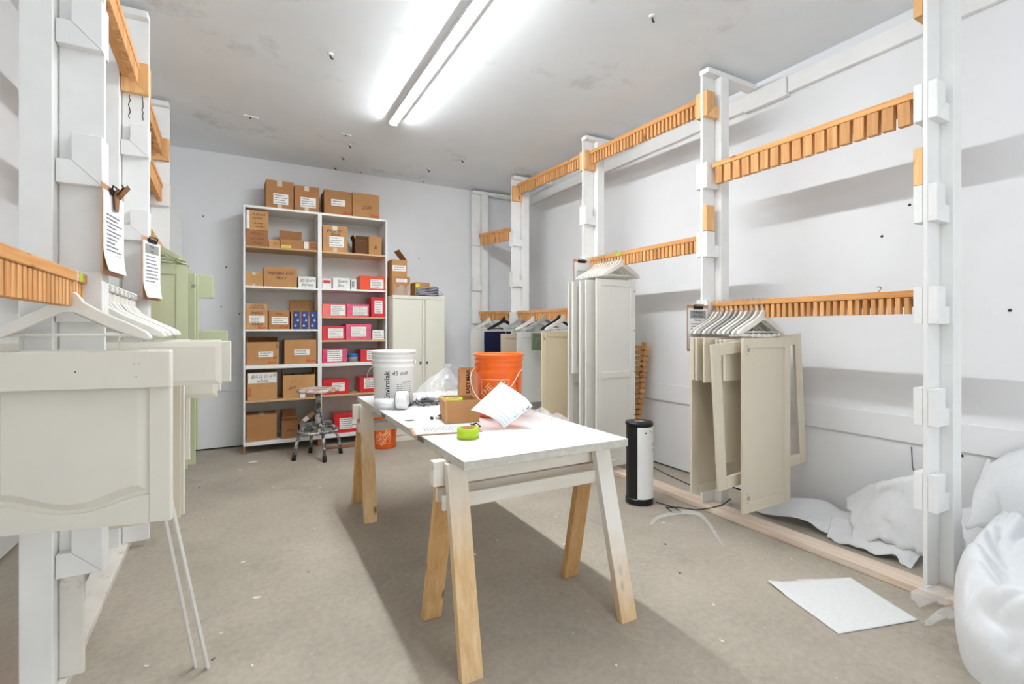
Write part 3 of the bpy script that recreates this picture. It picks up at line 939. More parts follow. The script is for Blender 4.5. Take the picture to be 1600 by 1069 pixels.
carton('tall brown carton with a white label, leftmost on top of the shelving', 'kraft_1', .19, .468, B, 3.0, 5.98, .27, lab=(.26, .80, .17, .54), lines=4, tape=True, rotz=.04)
carton('brown carton with a white label, second from the left on top of the shelving', 'kraft_1', .475, .738, B, 2.975, 5.97, .27, lab=(.24, .86, .17, .56), lines=4, tape=True)
carton('brown carton with a small white label, third from the left on top of the shelving', 'kraft_1', .79, 1.10, B, 2.97, 5.97, .3, lab=(.25, .75, .38, .64), lines=2, red=('Blum', .05, .66, .1))
carton('brown carton with a handwritten number, rightmost on top of the shelving', 'kraft_0', 1.105, 1.42, B, 2.975, 5.96, .3, red=('Blum', .05, .66, .1), ink=(('2500', .055, .05, .42, .1),))
z = 2.2485
carton('brown carton with black and red handwriting, upper of two at top left of the shelving', 'kraft_2', 0, .212, 2.425, 2.64, 5.965, .24, lab=(0, .14, .05, .98), ink=(('Pull out', .04, .1, .80, .05), ('spares', .034, .0, .63, .0), ('drawer', .032, .1, .36, .05), ('runners', .03, .2, .2, .05)))
carton('brown carton with small handwriting below the one at top left', 'kraft_3', -.005, .21, z, 2.42, 5.96, .25, ink=(('4 Drawers', .03, .0, .82, 0), ('soft close', .036, .0, .5, 0), ('fixings', .034, .1, .22, .05)))
carton('low open kraft tray between the stacked cartons and the lidded box', 'kraft_2', .215, .325, z, 2.335, 5.96, .2, flaps=(), ink=(('Clips', .028, .2, .55, 0),))
carton('long low carton with its dark lid propped open and a yellow label', 'kraft_1', .332, .568, z, 2.35, 5.965, .2, flaps=(('back', 8, .13),), lab=(.04, .46, .08, .36, 'label_yellow'), lines=1)
o = carton('low carton with a white label and dark print beside the yellow label', 'kraft_3', .572, .71, z, 2.35, 5.965, .2, lab=(.02, .36, .15, .9), lines=3, ink=(('MADE', .03, .45, .3, 0), ('BOX', .035, .45, .62, 0)))
carton('square brown carton with handwriting above a white label, top right shelf', 'kraft_2', .775, 1.05, z, 2.555, 5.965, .27, lab=(.26, .85, .2, .6), lines=4, tape=True, ink=(('Exterior', .05, -.1, .80, .06), ('Black', .05, .0, .67, .02)))
carton('crumpled brown carton standing at the right end of the top shelf', 'kraft_0', 1.30, 1.455, z, 2.475, 5.98, .2, ink=(('&', .06, .0, .4, 0),))
carton('dark open carton crushed against the one at the right end of the top shelf', 'kraft_dark', 1.145, 1.293, z, 2.42, 6.0, .2, flaps=(('front', 30, .05), ('left', -25, .06)))
z = 1.8155
carton('low brown carton with clear tape, left on the second shelf', 'kraft_2', -.005, .155, z, 1.965, 5.96, .12, tape=True)
carton('wide brown carton with faint handwriting on the second shelf', 'kraft_0', .165, .50, z, 2.03, 5.965, .28, ink=(('Handles End', .05, .0, .72, .02), ('TRAY', .045, .0, .45, 0)))
carton('white box with bold handwriting at the divider on the second shelf', 'box_white', .515, .70, z, 1.945, 5.96, .2, ink=(('#5 Euro', .05, .0, .66, .05), ('Screw', .05, .0, .28, 0)))
z = 1.8185
carton('small white box with red print, left on the right bookcase', 'box_white', .768, .868, z, 1.935, 5.96, .12, lab=(.12, .9, .52, .82, 'ink_red'), lines=1)
carton('white box scribbled with marker beside the small red-printed box', 'box_white', .885, 1.08, z, 1.95, 5.965, .18, ink=(('Spare', .05, .1, .7, .05), ('Bits', .05, -.1, .3, -.05)))
carton('tiny white and grey packet beside the orange box', 'box_white', 1.09, 1.15, z, 1.94, 5.96, .12, lab=(.1, .6, .2, .8, 'box_grey'))
carton('orange and white parts box at the right end of the second shelf', 'box_orange', 1.195, 1.485, z, 1.99, 5.965, .25, lab=(.42, .96, .12, .78), lines=5)
z = 1.3455
carton('pale kraft carton with black capitals lying on top of another, middle left', 'kraft_4', .0, .2, 1.557, 1.625, 5.99, .2, ink=(('CURRENT', .03, .0, .70, .0), ('HARDWARE', .026, .0, .3, .0)))
carton('brown carton with bold black capitals and a patch of label, middle left', 'kraft_2', -.005, .205, z, 1.556, 5.965, .24, lab=(.14, .86, .34, .70), lines=4, red=('Blum', .04, .45, .08), ink=(('SMALL', .042, .0, .83, .03), ('TRAYS', .038, .0, .25, -.02)))
carton('brown carton with one clean label, second from the left on the middle shelf', 'kraft_1', .215, .425, z, 1.555, 5.96, .26, lab=(.14, .92, .26, .65), lines=3, red=('Blum', .045, .4, .12), ink=(('Hinges', .03, .0, .82, 0),))
o = carton('open carton holding blue and white printed packets on the middle shelf', 'kraft_2', .445, .708, z, 1.50, 5.985, .25, flaps=(('back', -4, .19), ('right', 3, .06), ('left', -12, .05)))
for i, x in enumerate((.478, .565, .655)):
    p = thing('blue_packet', ['blue packet with white rings, left of three in the open carton', 'blue packet with white rings, middle of three in the open carton', 'blue packet with white rings, right of three in the open carton'][i], 'packet', (x + .02, 5.968, z + .001))
    box('packet', 'box_navy', p, -.034, .034, 0, .012, 0, .205, .002)
    for dx, dz in ((-.012, .04), (.012, .10), (-.008, .16)):
        MB().lathe([(.006, .0013), (.011, .0013)], 14, False, Matrix.Translation((dx, 0, dz)) @ Matrix.Rotation(PI / 2, 4, 'X')).build('ring_print', 'label_white', p)
def redbox(label, mat, x0, x1, z0, z1, y=5.965, d=.25, lab=(.26, .92, .14, .82), n=5, **k):
    return carton(label, mat, x0, x1, z0, z1, y, d, name='parts_box', lab=lab, lines=n, **k)
redbox('coral parts box in shrink wrap, left on the shelf below the orange box', 'box_coral', .768, 1.035, 1.4925, 1.64, lab=(.36, .95, .12, .92))
redbox('pink shrink-wrapped parts box next to the coral one', 'box_pink', 1.04, 1.30, 1.4925, 1.645)
redbox('red parts box standing on end at the right of that shelf', 'box_red', 1.325, 1.485, 1.4925, 1.735, lab=(.25, .85, .18, .82))
redbox('red shrink-wrapped parts box, left on the shelf level with the blue packets', 'box_red', .768, 1.02, 1.2185, 1.385)
redbox('deep pink shrink-wrapped parts box in the middle of its shelf', 'box_pink', 1.032, 1.325, 1.2185, 1.405, lab=(.2, .8, .22, .84))
carton('small white box with faint drawings beside the deep pink box', 'box_white', 1.34, 1.48, 1.2185, 1.335, 5.965, .15, lab=(.08, .92, .1, .9), lines=4)
redbox('pink and white parts box beside the blue lid', 'box_pink', .77, 1.045, .9555, 1.12, lab=(.2, .8, .1, .9))
redbox('red parts box half hidden behind the white bucket, level with the blue lid', 'box_red', 1.20, 1.45, .9555, 1.105, lab=(.3, .98, .1, .9))
o = thing('plastic_tub', 'clear tub with a bright blue lid between two parts boxes', 'tub', (1.125, 6.03, .956))
MB().lathe([(0, 0), (.05, 0), (.058, .06), (.056, .06), (.048, .003), (0, .003)], 20).build('body', 'box_grey', o)
MB().lathe([(0, .0605), (.06, .0605), (.06, .095), (.0, .1)], 20).build('lid', 'blue_plastic', o)
z = .9555
carton('worn brown carton with crossed tape and a small label, left above the thick shelf', 'kraft_0', .0, .315, z, 1.205, 5.965, .3, lab=(.36, .82, .34, .58), lines=2, red=('Blum', .04, .55, .08), flaps=(('back', 60, .1), ('left', 6, .05)), ink=(('S', .06, .85, .8, .4), ('H', .05, .75, .3, .4)))
carton('clean brown carton with a white label, right above the thick shelf', 'kraft_0', .372, .705, z, 1.225, 5.955, .31, lab=(.3, .78, .36, .6), lines=2, red=('Blum', .05, .62, .11))
z = .5725
o = carton('brown carton with a white taped sheet reading in marker, lower left shelf', 'kraft_2', .005, .30, z, .87, 5.965, .3, lab=(.03, .98, .62, .99), red=None, ink=(('BAG U #9', .055, .05, .86, .03), ('white', .05, .0, .70, .03)))
front_print('Blum', .045, 'ink_red', o, -.125, -.0012, .09, rot=PI / 2, offset=.0008)
carton('open carton full of dark hardware on the lower left shelf', 'kraft_2', .36, .69, z, .83, 5.965, .3, flaps=(('left', -6, .05), ('right', 5, .06)), ink=(('1"', .05, -.4, .7, 0), ('skids', .045, -.45, .45, .3)))
o = MB().grid(lambda u, v: (.37 + .31 * u, 5.975 + .28 * v, .80 + .05 * noise.noise((u * 9, v * 9, 3.))), 14, 12).build('loose_hardware', 'debris_dark', None)
tag(o, 'heap of dark hardware inside the open carton on the lower left shelf', 'hardware', kind='stuff')
carton('low red and white carton in front of the dark hardware carton, behind the stool', 'kraft_3', .53, .69, z, .66, 5.94, .02, lab=(0, .34, 0, 1.), ink=(('ace', .05, .3, .5, 0),))
redbox('red parts box behind the stool seat, lower right shelf', 'box_red', .775, 1.065, .5855, .755, lab=(.35, .84, .2, .78))
redbox('red and white parts box with a torn lid, lower right shelf', 'box_red', 1.19, 1.44, .5855, .765, lab=(.2, .98, .25, .95))
o = thing('cable_ring', 'small grey ring of wire between two red boxes on the lower right shelf', 'wire', (1.12, 6.0, .5865))
MB().tube([(.045 * math.cos(q * .4), .045 * math.sin(q * .4), .004 + .0008 * q) for q in range(34)], .003, 6).build('coil', 'ink_grey', o)
z = .1255
carton('plain brown carton on the bottom shelf, far left', 'kraft_1', .0, .295, z, .405, 5.96, .3)
carton('small open carton with its flap up on the bottom shelf', 'kraft_3', .345, .505, z, .33, 5.955, .2, flaps=(('front', 55, .06), ('left', 10, .09), ('back', -30, .1)), ink=(('box', .05, .1, .45, 0),))
o = carton('narrow brown packet tilted against the divider on the bottom shelf', 'kraft_1', .52, .72, .34, .385, 6.02, .05, lab=(.3, .6, .0, 1.))
o.rotation_euler = (0, math.radians(-38), 0); o.location.z = .30
carton('grey box of offcuts behind the stool legs on the bottom shelf', 'box_grey', .53, .71, z, .27, 5.96, .2, ink=(('mixed', .05, 0, .5, 0),))
redbox('bright red parts box on the bottom right shelf behind the sawhorse', 'box_red', .90, 1.20, z, .34, lab=(.2, .9, .2, .8))
carton('clear bag of wrapped parts left of the bottom red box', 'box_grey', .78, .885, z, .26, 5.98, .2, name='parts_bag', cat='bag')
o = MB().prism([(.0, .0), (.25, -.01), (.30, .04), (.25, .09), (0, .10), (-.25, .09), (-.26, .03)], 0, .02, 'Z').build('round_board', 'masonite', None, .004, loc=(1.02, 5.72, .001))
tag(o, 'brown round-ended board lying on the floor under the right bookcase', 'board')

# ------------------------------------------------------------------ metal cabinet
t = thing('metal_cabinet', 'ivory two-door steel cabinet beside the bookcase', 'cabinet', (1.53, 5.75, 0))
w, h, d = .66, 1.755, .50
box('body', 'cabinet_paint', t, 0, w, .02, d, .0, h - .001, .003)
box('plinth', 'cabinet_paint', t, .005, w - .005, .004, .0195, 0, .065)
for k, (a, b_) in enumerate(((.003, .363), (.404, w - .003))):
    dd = box('door', 'cabinet_paint', t, a, b_, 0, .0195, .07, h - .045, .003)
    hx = b_ - .022 if k == 0 else a + .022
    pl = box('lock_plate', 'steel', dd, hx - .014, hx + .014, -.003, -.0005, .91, .955, .002)
    MB().lathe([(0, -.008), (.009, -.008), (.009, 0)], 12, True, Matrix.Translation((hx, -.003, .935)) @ Matrix.Rotation(-PI / 2, 4, 'X')).build('lock', 'ink_black', pl)
box('centre_strip', 'cabinet_paint', t, .37, .397, .003, .0195, .07, h - .045, .002)
box('top_rim', 'cabinet_paint', t, -.002, w + .002, -.003, .0195, h - .042, h, .003)
z = 1.7555
carton('lower brown carton with a printed label on the metal cabinet', 'kraft_1', 1.535, 1.755, z, 1.985, 5.80, .25, lab=(.24, .84, .70, .88), lines=2)
carton('upper brown carton with one flap standing up on the metal cabinet', 'kraft_0', 1.54, 1.725, 1.9865, 2.19, 5.82, .22, flaps=(('right', -38, .16),), lab=(.04, .92, .32, .66), lines=2)
o = carton('small open printed carton beside the coiled cable on the cabinet', 'kraft_0', 1.84, 2.03, z, 1.93, 5.86, .2, flaps=(('back', 0, .0),), lab=(.04, .3, .2, .9, 'label_yellow'))
o = thing('cable_coil', 'coil of grey cable lying on top of the metal cabinet', 'cable', (1.98, 5.80, z))
for k in range(5):
    rd = random.Random(k)
    MB().tube([((.13 + .012 * rd.random()) * math.cos(q * PI / 12), (.035 + .006 * rd.random()) * math.sin(q * PI / 12), .012 + k * .022 + .012 * math.sin(q * .5 + k)) for q in range(24)], .011, 6, closed=True).build('loop', 'grey_cable', o)
MB().tube([(.12, 0, .02), (.16, -.01, .012), (.20, .0, .03), (.19, .02, .05), (.17, .02, .06)], .004, 6).build('loose_end', 'grey_cable', o)
o = MB().grid(lambda u, v: (1.55 + .2 * u, 5.775 + .02 * math.sin(u * 9) - .012 * v, 1.757 + .13 * v * (1 - .35 * math.sin(u * 7) ** 2)), 10, 8).build('plastic_bag', 'clear_film', None)
tag(o, 'crumpled clear bag before the cartons on the metal cabinet', 'bag')

# ------------------------------------------------------------------ worktable: a door slab on two sawhorses
def sawhorse(label, x, y, w, splay, legs):
    t = thing('sawhorse', label, 'sawhorse', (x, y, 0), group='sawhorses under the worktable')
    a = w / 2; zt = .7945
    box('top_beam', 'saw_beam', t, -a - .045, a + .02, -.021, .021, .69, zt, .002)
    for i, (sx, sy) in enumerate(((-1, -1), (1, -1), (-1, 1), (1, 1))):
        x0 = -a + .0 if sx < 0 else a - .089
        xo = -.012 if sx < 0 else .012
        yi, yo = sy * .0215, sy * .0595
        fi, fo = sy * (splay - .04), sy * (splay + .0)
        ys = sorted((yi, yo)); fs_ = sorted((fi, fo))
        MB().hexa([(x0 + xo, fs_[0], 0), (x0 + .089 + xo, fs_[0], 0), (x0 + .089 + xo, fs_[1], 0), (x0 + xo, fs_[1], 0)],
                  [(x0, ys[0], zt - .006), (x0 + .089, ys[0], zt - .006), (x0 + .089, ys[1], zt - .006), (x0, ys[1], zt - .006)]).build('leg', legs[i], t, .002)
    zb = .60
    k = (zt - zb) / zt
    yi = .0215 + (splay - .04 - .0215) * k
    box('apron', 'saw_beam', t, -a - .02, a + .005, -yi + .004, -yi + .022, zb, zb + .06, .002)
    box('apron', 'saw_beam', t, -a - .005, a + .005, yi - .022, yi - .004, zb, zb + .06, .002)
    return t
sawhorse('near pine sawhorse with paint-splashed legs under the worktable', 1.155, 1.945, .855, .25, ('saw_leg', 'saw_leg_low', 'saw_leg_raw', 'saw_leg_raw'))
sawhorse('far pine sawhorse under the end of the worktable by the white bucket', 1.155, 3.665, .855, .24, ('saw_leg', 'saw_leg', 'saw_leg_raw', 'saw_leg_raw'))
t = thing('worktable_slab', 'white door slab laid across the sawhorses as a worktable', 'table', (1.165, 2.79, .7952))
TX, TY, TT = .42, 1.042, .035
box('slab', 'table_edge', t, -TX, TX, -TY, TY, 0, TT - .0012, .001)
box('white_face', 'table_white', t, -TX, TX, -TY, TY, TT - .001, TT, 0)
for y in (.18, -.55): box('hinge_mortise', 'hole_dark', t, -TX - .0006, -TX + .003, y, y + .09, .004, .026)
MB().lathe([(0, TT + .0004), (.027, TT + .0004)], 24, False, Matrix.Translation((-.352, -.10, 0))).build('lock_bore', 'hole_dark', t)
MB().lathe([(.027, TT + .0005), (.03, TT + .0005)], 24, False, Matrix.Translation((-.352, -.10, 0))).build('bore_rim', 'ink_grey', t)
ZT = .7952 + TT + .0006

def bucket(label, mat, x, y, z, wire='wire_painted', hang=True, ha=0.):
    t = thing('bucket', label, 'bucket', (x, y, z), group='plastic buckets')
    r0, r1, h = .131, .150, .372
    def R(zz): return r0 + (r1 - .008 - r0) * zz / h
    prof = [(0, .004), (r0 - .004, .002), (r0, .006)]
    prof += [(R(.25), .25), (R(.26) + .006, .262), (R(.27) + .006, .266), (R(.29), .270), (R(.30), .296), (R(.30) + .007, .300), (R(.31) + .007, .304), (R(.31), .307), (R(.33), .328), (R(.33) + .007, .332), (R(.34) + .007, .336), (R(.34), .339), (R(.36), .352), (r1, .356), (r1 + .002, .368), (r1 - .002, h), (r1 - .007, h - .002), (r1 - .009, .35), (r0 - .005, .01), (0, .009)]
    MB().lathe(prof, 56).build('shell', mat, t)
    for s in (-1, 1):
        M = Matrix.Rotation(ha, 4, 'Z') @ Matrix.Translation((s * (R(.29) + .006), 0, .286)) @ Matrix.Rotation(PI / 2, 4, 'Y')
        MB().lathe([(0, -.006), (.014, -.006), (.014, .006), (0, .006)], 14, True, M).build('handle_ear', mat, t)
    return t, R
def wrap(cx_ang, R, z0, rot=0., lift=.0012, du=0., dv=0.):
    c, n = math.cos(rot), math.sin(rot)
    def fn(u, v):
        uu, vv = u * c - v * n + du, u * n + v * c + dv
        zz = z0 + vv; r = R(zz) + lift
        q = cx_ang + uu / r
        return (r * math.cos(q), r * math.sin(q), zz)
    return fn
# white bucket
wbk, R = bucket('white plastic bucket with black lettering, at the far end of the worktable', 'bucket_white', .895, 3.335, ZT, ha=math.radians(-28))
ca = math.atan2(-3.335, -.895)
text('Envirolak', .052, 'ink_black', wbk, wrap(ca - .32, R, .14, PI / 2), offset=.0006)
text('45 out', .042, 'ink_black', wbk, wrap(ca + .30, R, .222, .05), shear=.25)
text('CLEAR BASE', .014, 'ink_black', wbk, wrap(ca + .66, R, .16, .08))
mb = MB(); f = wrap(ca + .55, R, .1)
rd = random.Random(4)
for i in range(9):
    vv = .045 - i * .0135
    for k in range(5):
        u0 = -.055 + k * .023; u1 = u0 + .012 + .009 * rd.random()
        mb.add([f(u0, vv), f(u1, vv), f(u1, vv + .0035), f(u0, vv + .0035)], [(0, 1, 2, 3)])
mb.build('small_print', 'ink_grey', wbk)
ear = R(.29) + .012
pts = []
ha = math.radians(-28)
for k in range(15):
    q = PI * k / 14
    px, pz = ear * math.cos(q), math.sin(q)
    py = -.145 - .02 * math.sin(q) if 0 < k < 14 else 0
    yy = -.165 * math.sin(q) ** .5
    p = Matrix.Rotation(ha, 4, 'Z') @ Vector((px, yy, .286 - .16 * math.sin(q)))
    pts.append(p)
ha2 = math.radians(62)
pts = [Matrix.Rotation(math.radians(90), 4, 'Z') @ p for p in pts]
hb = MB().tube(pts, .0022, 6).build('handle', 'wire_painted', wbk)
hb.rotation_euler = (0, 0, math.radians(150))
# orange bucket
obk, R = bucket('orange plastic bucket with a white logo and wire handle on the worktable', 'bucket_orange', 1.337, 2.605, ZT, ha=0)
ca = math.atan2(-2.605, -1.337)
def logo(bk, R, ca, k=1.):
    f = wrap(ca, R, .14)
    def strip(u0, v0, u1, v1, n=8):
        mb.grid(lambda a_, b_: f(u0 + (u1 - u0) * a_, v0 + (v1 - v0) * b_), n, 1, False)
    mb = MB()
    e, wd = .088 * k, .004
    strip(-e, e - wd, e, e); strip(-e, -e, e, -e + wd); strip(-e, -e, -e + wd, e, 2); strip(e - wd, -e, e, e, 2)
    mb.build('logo_frame', 'bucket_print', bk)
    for s_, size, du, dv in (('THE', .05 * k, -.052 * k, .020 * k), ('HOME', .066 * k, .002 * k, .008 * k), ('DEPOT', .058 * k, .034 * k, -.036 * k)):
        text(s_, size, 'bucket_print', bk, wrap(ca, R, .14, PI / 4, du=du, dv=dv), offset=.0014 * k)
logo(obk, R, ca - .18)
text('HOMER', .03, 'ink_brown', obk, wrap(ca + .92, R, .16, PI / 2 + .1), shear=.2)
text('5 GAL', .022, 'ink_red', obk, wrap(ca + .92, R, .225, .05), shear=.2)
def swing_handle(bk, R, yaw, drop):
    """wire bail hanging against the front of the bucket"""
    e = R(.286) + .013
    pts = []
    for k in range(17):
        q = PI * k / 16
        pts.append(Matrix.Rotation(yaw, 4, 'Z') @ Vector((e * math.cos(q), -(.178) * math.sin(q) ** .6, .286 - drop * math.sin(q) ** 1.3)))
    h = MB().tube(pts, .0024, 6).build('handle', 'wire_painted', bk)
    a_, b_ = pts[7], pts[9]
    MB().tube([a_, pts[8], b_], .009, 8).build('grip', 'bucket_white', h)
swing_handle(obk, R, ca + PI / 2 - .35, .19)
fbk, R = bucket('orange bucket with a white logo on the floor by the metal cabinet', 'bucket_orange', 1.385, 5.57, .0005)
ca = math.atan2(-5.57, -1.385)
logo(fbk, R, ca - .1, .9)
text('HOMER', .03, 'ink_brown', fbk, wrap(ca + .8, R, .18, PI / 2), shear=.2)
lbk, R = bucket('orange bucket at the left edge of the picture behind the rack post', 'bucket_orange', -1.02, 2.62, .0005)

# paper rolls
t = thing('film_roll', 'white roll of film with a thick hub lying before the white bucket', 'roll', (.835, 3.12, ZT), rotz=math.radians(-28))
M = Matrix.Translation((0, 0, .058)) @ Matrix.Rotation(PI / 2, 4, 'Y')
MB().lathe([(.0, .02), (.056, .02), (.058, .03), (.058, .085), (.056, .09), (.02, .09), (.02, .085), (0, .085)], 32, True, M).build('large_roll', 'roll_white', t)
MB().lathe([(.050, .0185), (.0575, .0185), (.0575, .0235), (.050, .0235), (.050, .0185)], 32, True, M).build('dark_ring', 'ink_grey', t)
MB().lathe([(0, -.115), (.034, -.115), (.034, .0195), (0, .0195)], 28, True, Matrix.Translation((0, 0, .0355)) @ Matrix.Rotation(PI / 2, 4, 'Y')).build('core', 'roll_white', t)

# hardware heap and clear bag
mb = MB(); rd = random.Random(11)
for i in range(150):
    q = rd.random() * 2 * PI; rr = math.sqrt(rd.random())
    x, y = 1.12 + .17 * rr * math.cos(q), 3.235 + .10 * rr * math.sin(q)
    zz = ZT + .006 + .045 * (1 - rr) * rd.random()
    M = Matrix.Translation((x, y, zz)) @ Euler((rd.uniform(-.4, .4), rd.uniform(-.4, .4), rd.random() * PI)).to_matrix().to_4x4()
    mb.box(-.019, .019, -.005, .005, -.003, .003, M)
tag(mb.build('metal_clips', 'steel', None), 'heap of small metal hinge clips spilling from the clear bag', 'hardware', kind='stuff')
mb = MB()
for i in range(60):
    q = rd.random() * 2 * PI; rr = math.sqrt(rd.random())
    x, y = 1.10 + .17 * rr * math.cos(q), 3.22 + .10 * rr * math.sin(q)
    M = Matrix.Translation((x, y, ZT + .007 + .05 * (1 - rr) * rd.random())) @ Euler((rd.uniform(-.4, .4), rd.uniform(-.4, .4), rd.random() * PI)).to_matrix().to_4x4()
    mb.box(-.014, .014, -.006, .006, -.003, .003, M)
tag(mb.build('dark_clips', 'debris_dark', None), 'dark hinge clips mixed into the metal heap on the table', 'hardware', kind='stuff')
def bagfn(u, v):
    q = 2 * PI * u
    prof = [(.19, 0), (.185, .05), (.15, .11), (.10, .16), (.05, .20), (.022, .235), (.035, .262)]
    k = v * (len(prof) - 1); i = min(int(k), len(prof) - 2); fr = k - i
    r = prof[i][0] + (prof[i + 1][0] - prof[i][0]) * fr; zz = prof[i][1] + (prof[i + 1][1] - prof[i][1]) * fr
    r *= 1 + .20 * noise.noise((math.cos(q) * 2.2, math.sin(q) * 2.2, zz * 9)) + .06 * math.sin(q * 9 + zz * 40)
    return (1.20 + r * math.cos(q) + .08 * (zz / .26), 3.30 + .62 * r * math.sin(q), ZT + .003 + zz)
tag(MB().grid(bagfn, 60, 24).build('plastic_bag', 'clear_film', None), 'clear plastic bag gathered to a peak over the metal clips', 'bag')

# cartons on the table
t = carton('small open brown carton holding a green tape roll on the worktable', 'kraft_0', .965, 1.142, ZT, ZT + .125, 2.475, .21, flaps=(), rotz=math.radians(-12))
MB().prism([(-.10, .0), (-.0895, .0), (-.0895, .13), (-.105, .118)], -.002, .21, 'Y').build('bent_flap', 'kraft_2', t)
t = carton('tall open carton with EASY MAX lettering behind the small brown box', 'kraft_0', 1.255, 1.43, ZT, ZT + .245, 2.98, .2, flaps=(), rotz=math.radians(-16))
front_print('EASY MAX', .034, 'ink_black', t, -.040, -.0012, .165, rot=PI / 2, offset=.001)
box('underline', 'ink_black', t, -.020, -.018, -.0012, -.0004, .09, .24)
def tape_roll(label, x, y, z, r=.052, h=.048):
    t = thing('tape_roll', label, 'tape', (x, y, z))
    MB().lathe([(r * .74, .0), (r, .0), (r, h), (r * .74, h), (r * .74, 0)], 40).build('tape', 'tape_green', t)
    MB().lathe([(r * .70, .001), (r * .739, .001), (r * .739, h - .001), (r * .70, h - .001), (r * .70, .001)], 40).build('core', 'kraft_4', t)
    return t
t = tape_roll('bright green tape roll standing alone at the near edge of the worktable', .925, 2.125, ZT + .002)
f = lambda u, v: (u, v, .0)
MB().lathe([(.0395, .0485), (.051, .0485)], 40, False).build('printed_side', 'tape_green', t)
for k in range(7):
    q = 2 * PI * k / 7
    text('TAPE', .009, 'ink_grey', t, lambda u, v, q=q: ((.045 + v) * math.cos(q - u / .045), (.045 + v) * math.sin(q - u / .045), .0489))
tape_roll('green tape roll inside the small brown carton', 1.045, 2.60, ZT + .078, .05, .045)
o = box('tape_prop', 'kraft_1', None, .985, 1.105, 2.56, 2.65, ZT + .005, ZT + .077)
tag(o, 'small brown packet under the tape roll inside the small carton', 'packet')

# drawing propped on the orange bucket
c = [Vector(p) for p in ((1.172, 2.206, ZT + .003), (1.322, 2.165, .944), (1.242, 2.395, 1.053), (1.016, 2.294, .931))]
def drawing(u, v):
    p = (c[0] * (1 - u) + c[1] * u) * (1 - v) + (c[3] * (1 - u) + c[2] * u) * v
    p = p + Vector((.25, -.45, .2)) * (.05 * math.sin(PI * v) * (1 - .5 * u)) * (1 if v > 0 else 0)
    p += Vector((-.3, .6, 0)) * .06 * max(0, .25 - v) * 1.2
    return p
o = thing('shop_drawing', 'large white paper drawing propped against the orange bucket', 'paper', (0, 0, 0))
MB().grid(drawing, 24, 24).build('sheet', 'paper_plan', o, solid=.0006)
def on_sheet(mb, u0, v0, u1, v1, w=.006):
    d = Vector((u1 - u0, v1 - v0, 0)); n_ = Vector((-d.y, d.x, 0)).normalized() * w
    nrm = Vector((-.35, -.85, .25)) * .0016
    a = [drawing(u0 + n_.x, v0 + n_.y), drawing(u0 - n_.x, v0 - n_.y), drawing(u1 - n_.x, v1 - n_.y), drawing(u1 + n_.x, v1 + n_.y)]
    mb.add([p + nrm for p in a], [(0, 1, 2, 3)])
mb = MB()
for a_ in ((.16, .03, .16, .97), (.06, .03, .06, .97), (.26, .10, .26, .9)):
    for k in range(12):
        v0 = a_[1] + (a_[3] - a_[1]) * k / 12; v1 = a_[1] + (a_[3] - a_[1]) * (k + 1) / 12
        on_sheet(mb, a_[0], v0, a_[2], v1, .0025)
rd = random.Random(3)
for k in range(22):
    u0, v0 = .32 + .6 * rd.random(), .1 + .75 * rd.random()
    if rd.random() < .5: on_sheet(mb, u0, v0, u0 + .08 * rd.random(), v0, .0022)
    else: on_sheet(mb, u0, v0, u0, v0 + .1 * rd.random(), .0022)
mb.build('plan_lines', 'ink_grey', o)
mb = MB()
for u0, v0, u1, v1, w_ in ((.80, .05, .88, .05, .012), (.86, .03, .93, .08, .010), (.72, .06, .72, .10, .01), (.52, .09, .56, .09, .006), (.40, .08, .50, .08, .007)):
    on_sheet(mb, u0, v0, u1, v1, w_)
mb.build('title_print', 'ink_black', o)

def clipboard(label, loc, rot, w=.225, h=.315, heading=(), lines=12, board='clipboard_brown', curl=.0):
    """origin at the clip; front looks towards -Y, hangs down"""
    t = thing('clipboard', label, 'clipboard', loc, rot=rot, group='clipboards')
    a = w / 2
    box('board', board, t, -a, a, 0, .004, -h, .02, .002)
    def sheet(u, v):
        x = -a + .008 + (w - .016) * u; zz = -.004 - (h - .018) * v
        return (x, -.0015 - curl * max(0, v - .72) ** 1.5 * (1 - .5 * u) * 3, zz)
    MB().grid(sheet, 4, 16).build('paper', 'paper', t)
    cl = box('clip', 'black_metal', t, -.05, .05, -.009, -.0022, -.012, .012, .003)
    MB().tube([(-.045, -.008, .004), (-.045, -.012, .022), (.045, -.012, .022), (.045, -.008, .004)], .003, 6).build('clip_lever', 'black_metal', cl)
    zz = -.035
    if heading:
        box('heading_patch', 'box_grey', t, -a * .72, a * .72, -.0021, -.0017, -.078, -.022)
    for i, (s_, size) in enumerate(heading):
        front_print(s_, size, 'ink_black', t, 0, -.0026, zz - (.028 * i if i < 2 else .056 + (i - 2) * .024), offset=.0003)
    print_lines(t, -a + .035, a - .035, -.0026, -h + .06, -.085 - .024 * max(0, len(heading) - 2), lines, 'ink_grey', seed=int(loc[1] * 100))
    return t
clipboard('clipboard with a paint summary sheet on the right post beside the beige doors', (2.895, 2.4535, 1.505), (0, 0, 0), heading=(('St Burgess', .024), ('Shop Paint', .024), ('Summary', .02)), lines=8)
clipboard('clipboard with a metal bulldog clip on the wide left post', (-.458, 2.425, 1.88), (0, 0, math.radians(84)), w=.235, h=.325, lines=12, curl=.04)
clipboard('clipboard with a curling sheet on the cracked left post', (-.508, 3.66, 1.885), (0, 0, math.radians(72)), w=.21, h=.36, heading=(('Paint', .024), ('List', .024)), lines=10, curl=.05)
clipboard('clipboard with a white sheet on the post behind the tall white doors', (2.93, 3.905, 2.02), (0, 0, math.radians(4)), w=.2, h=.24, lines=5)
o = thing('bulldog_clip', 'bent brown metal clip holding the sheet on the wide left post', 'clip', (-.445, 2.43, 1.865))
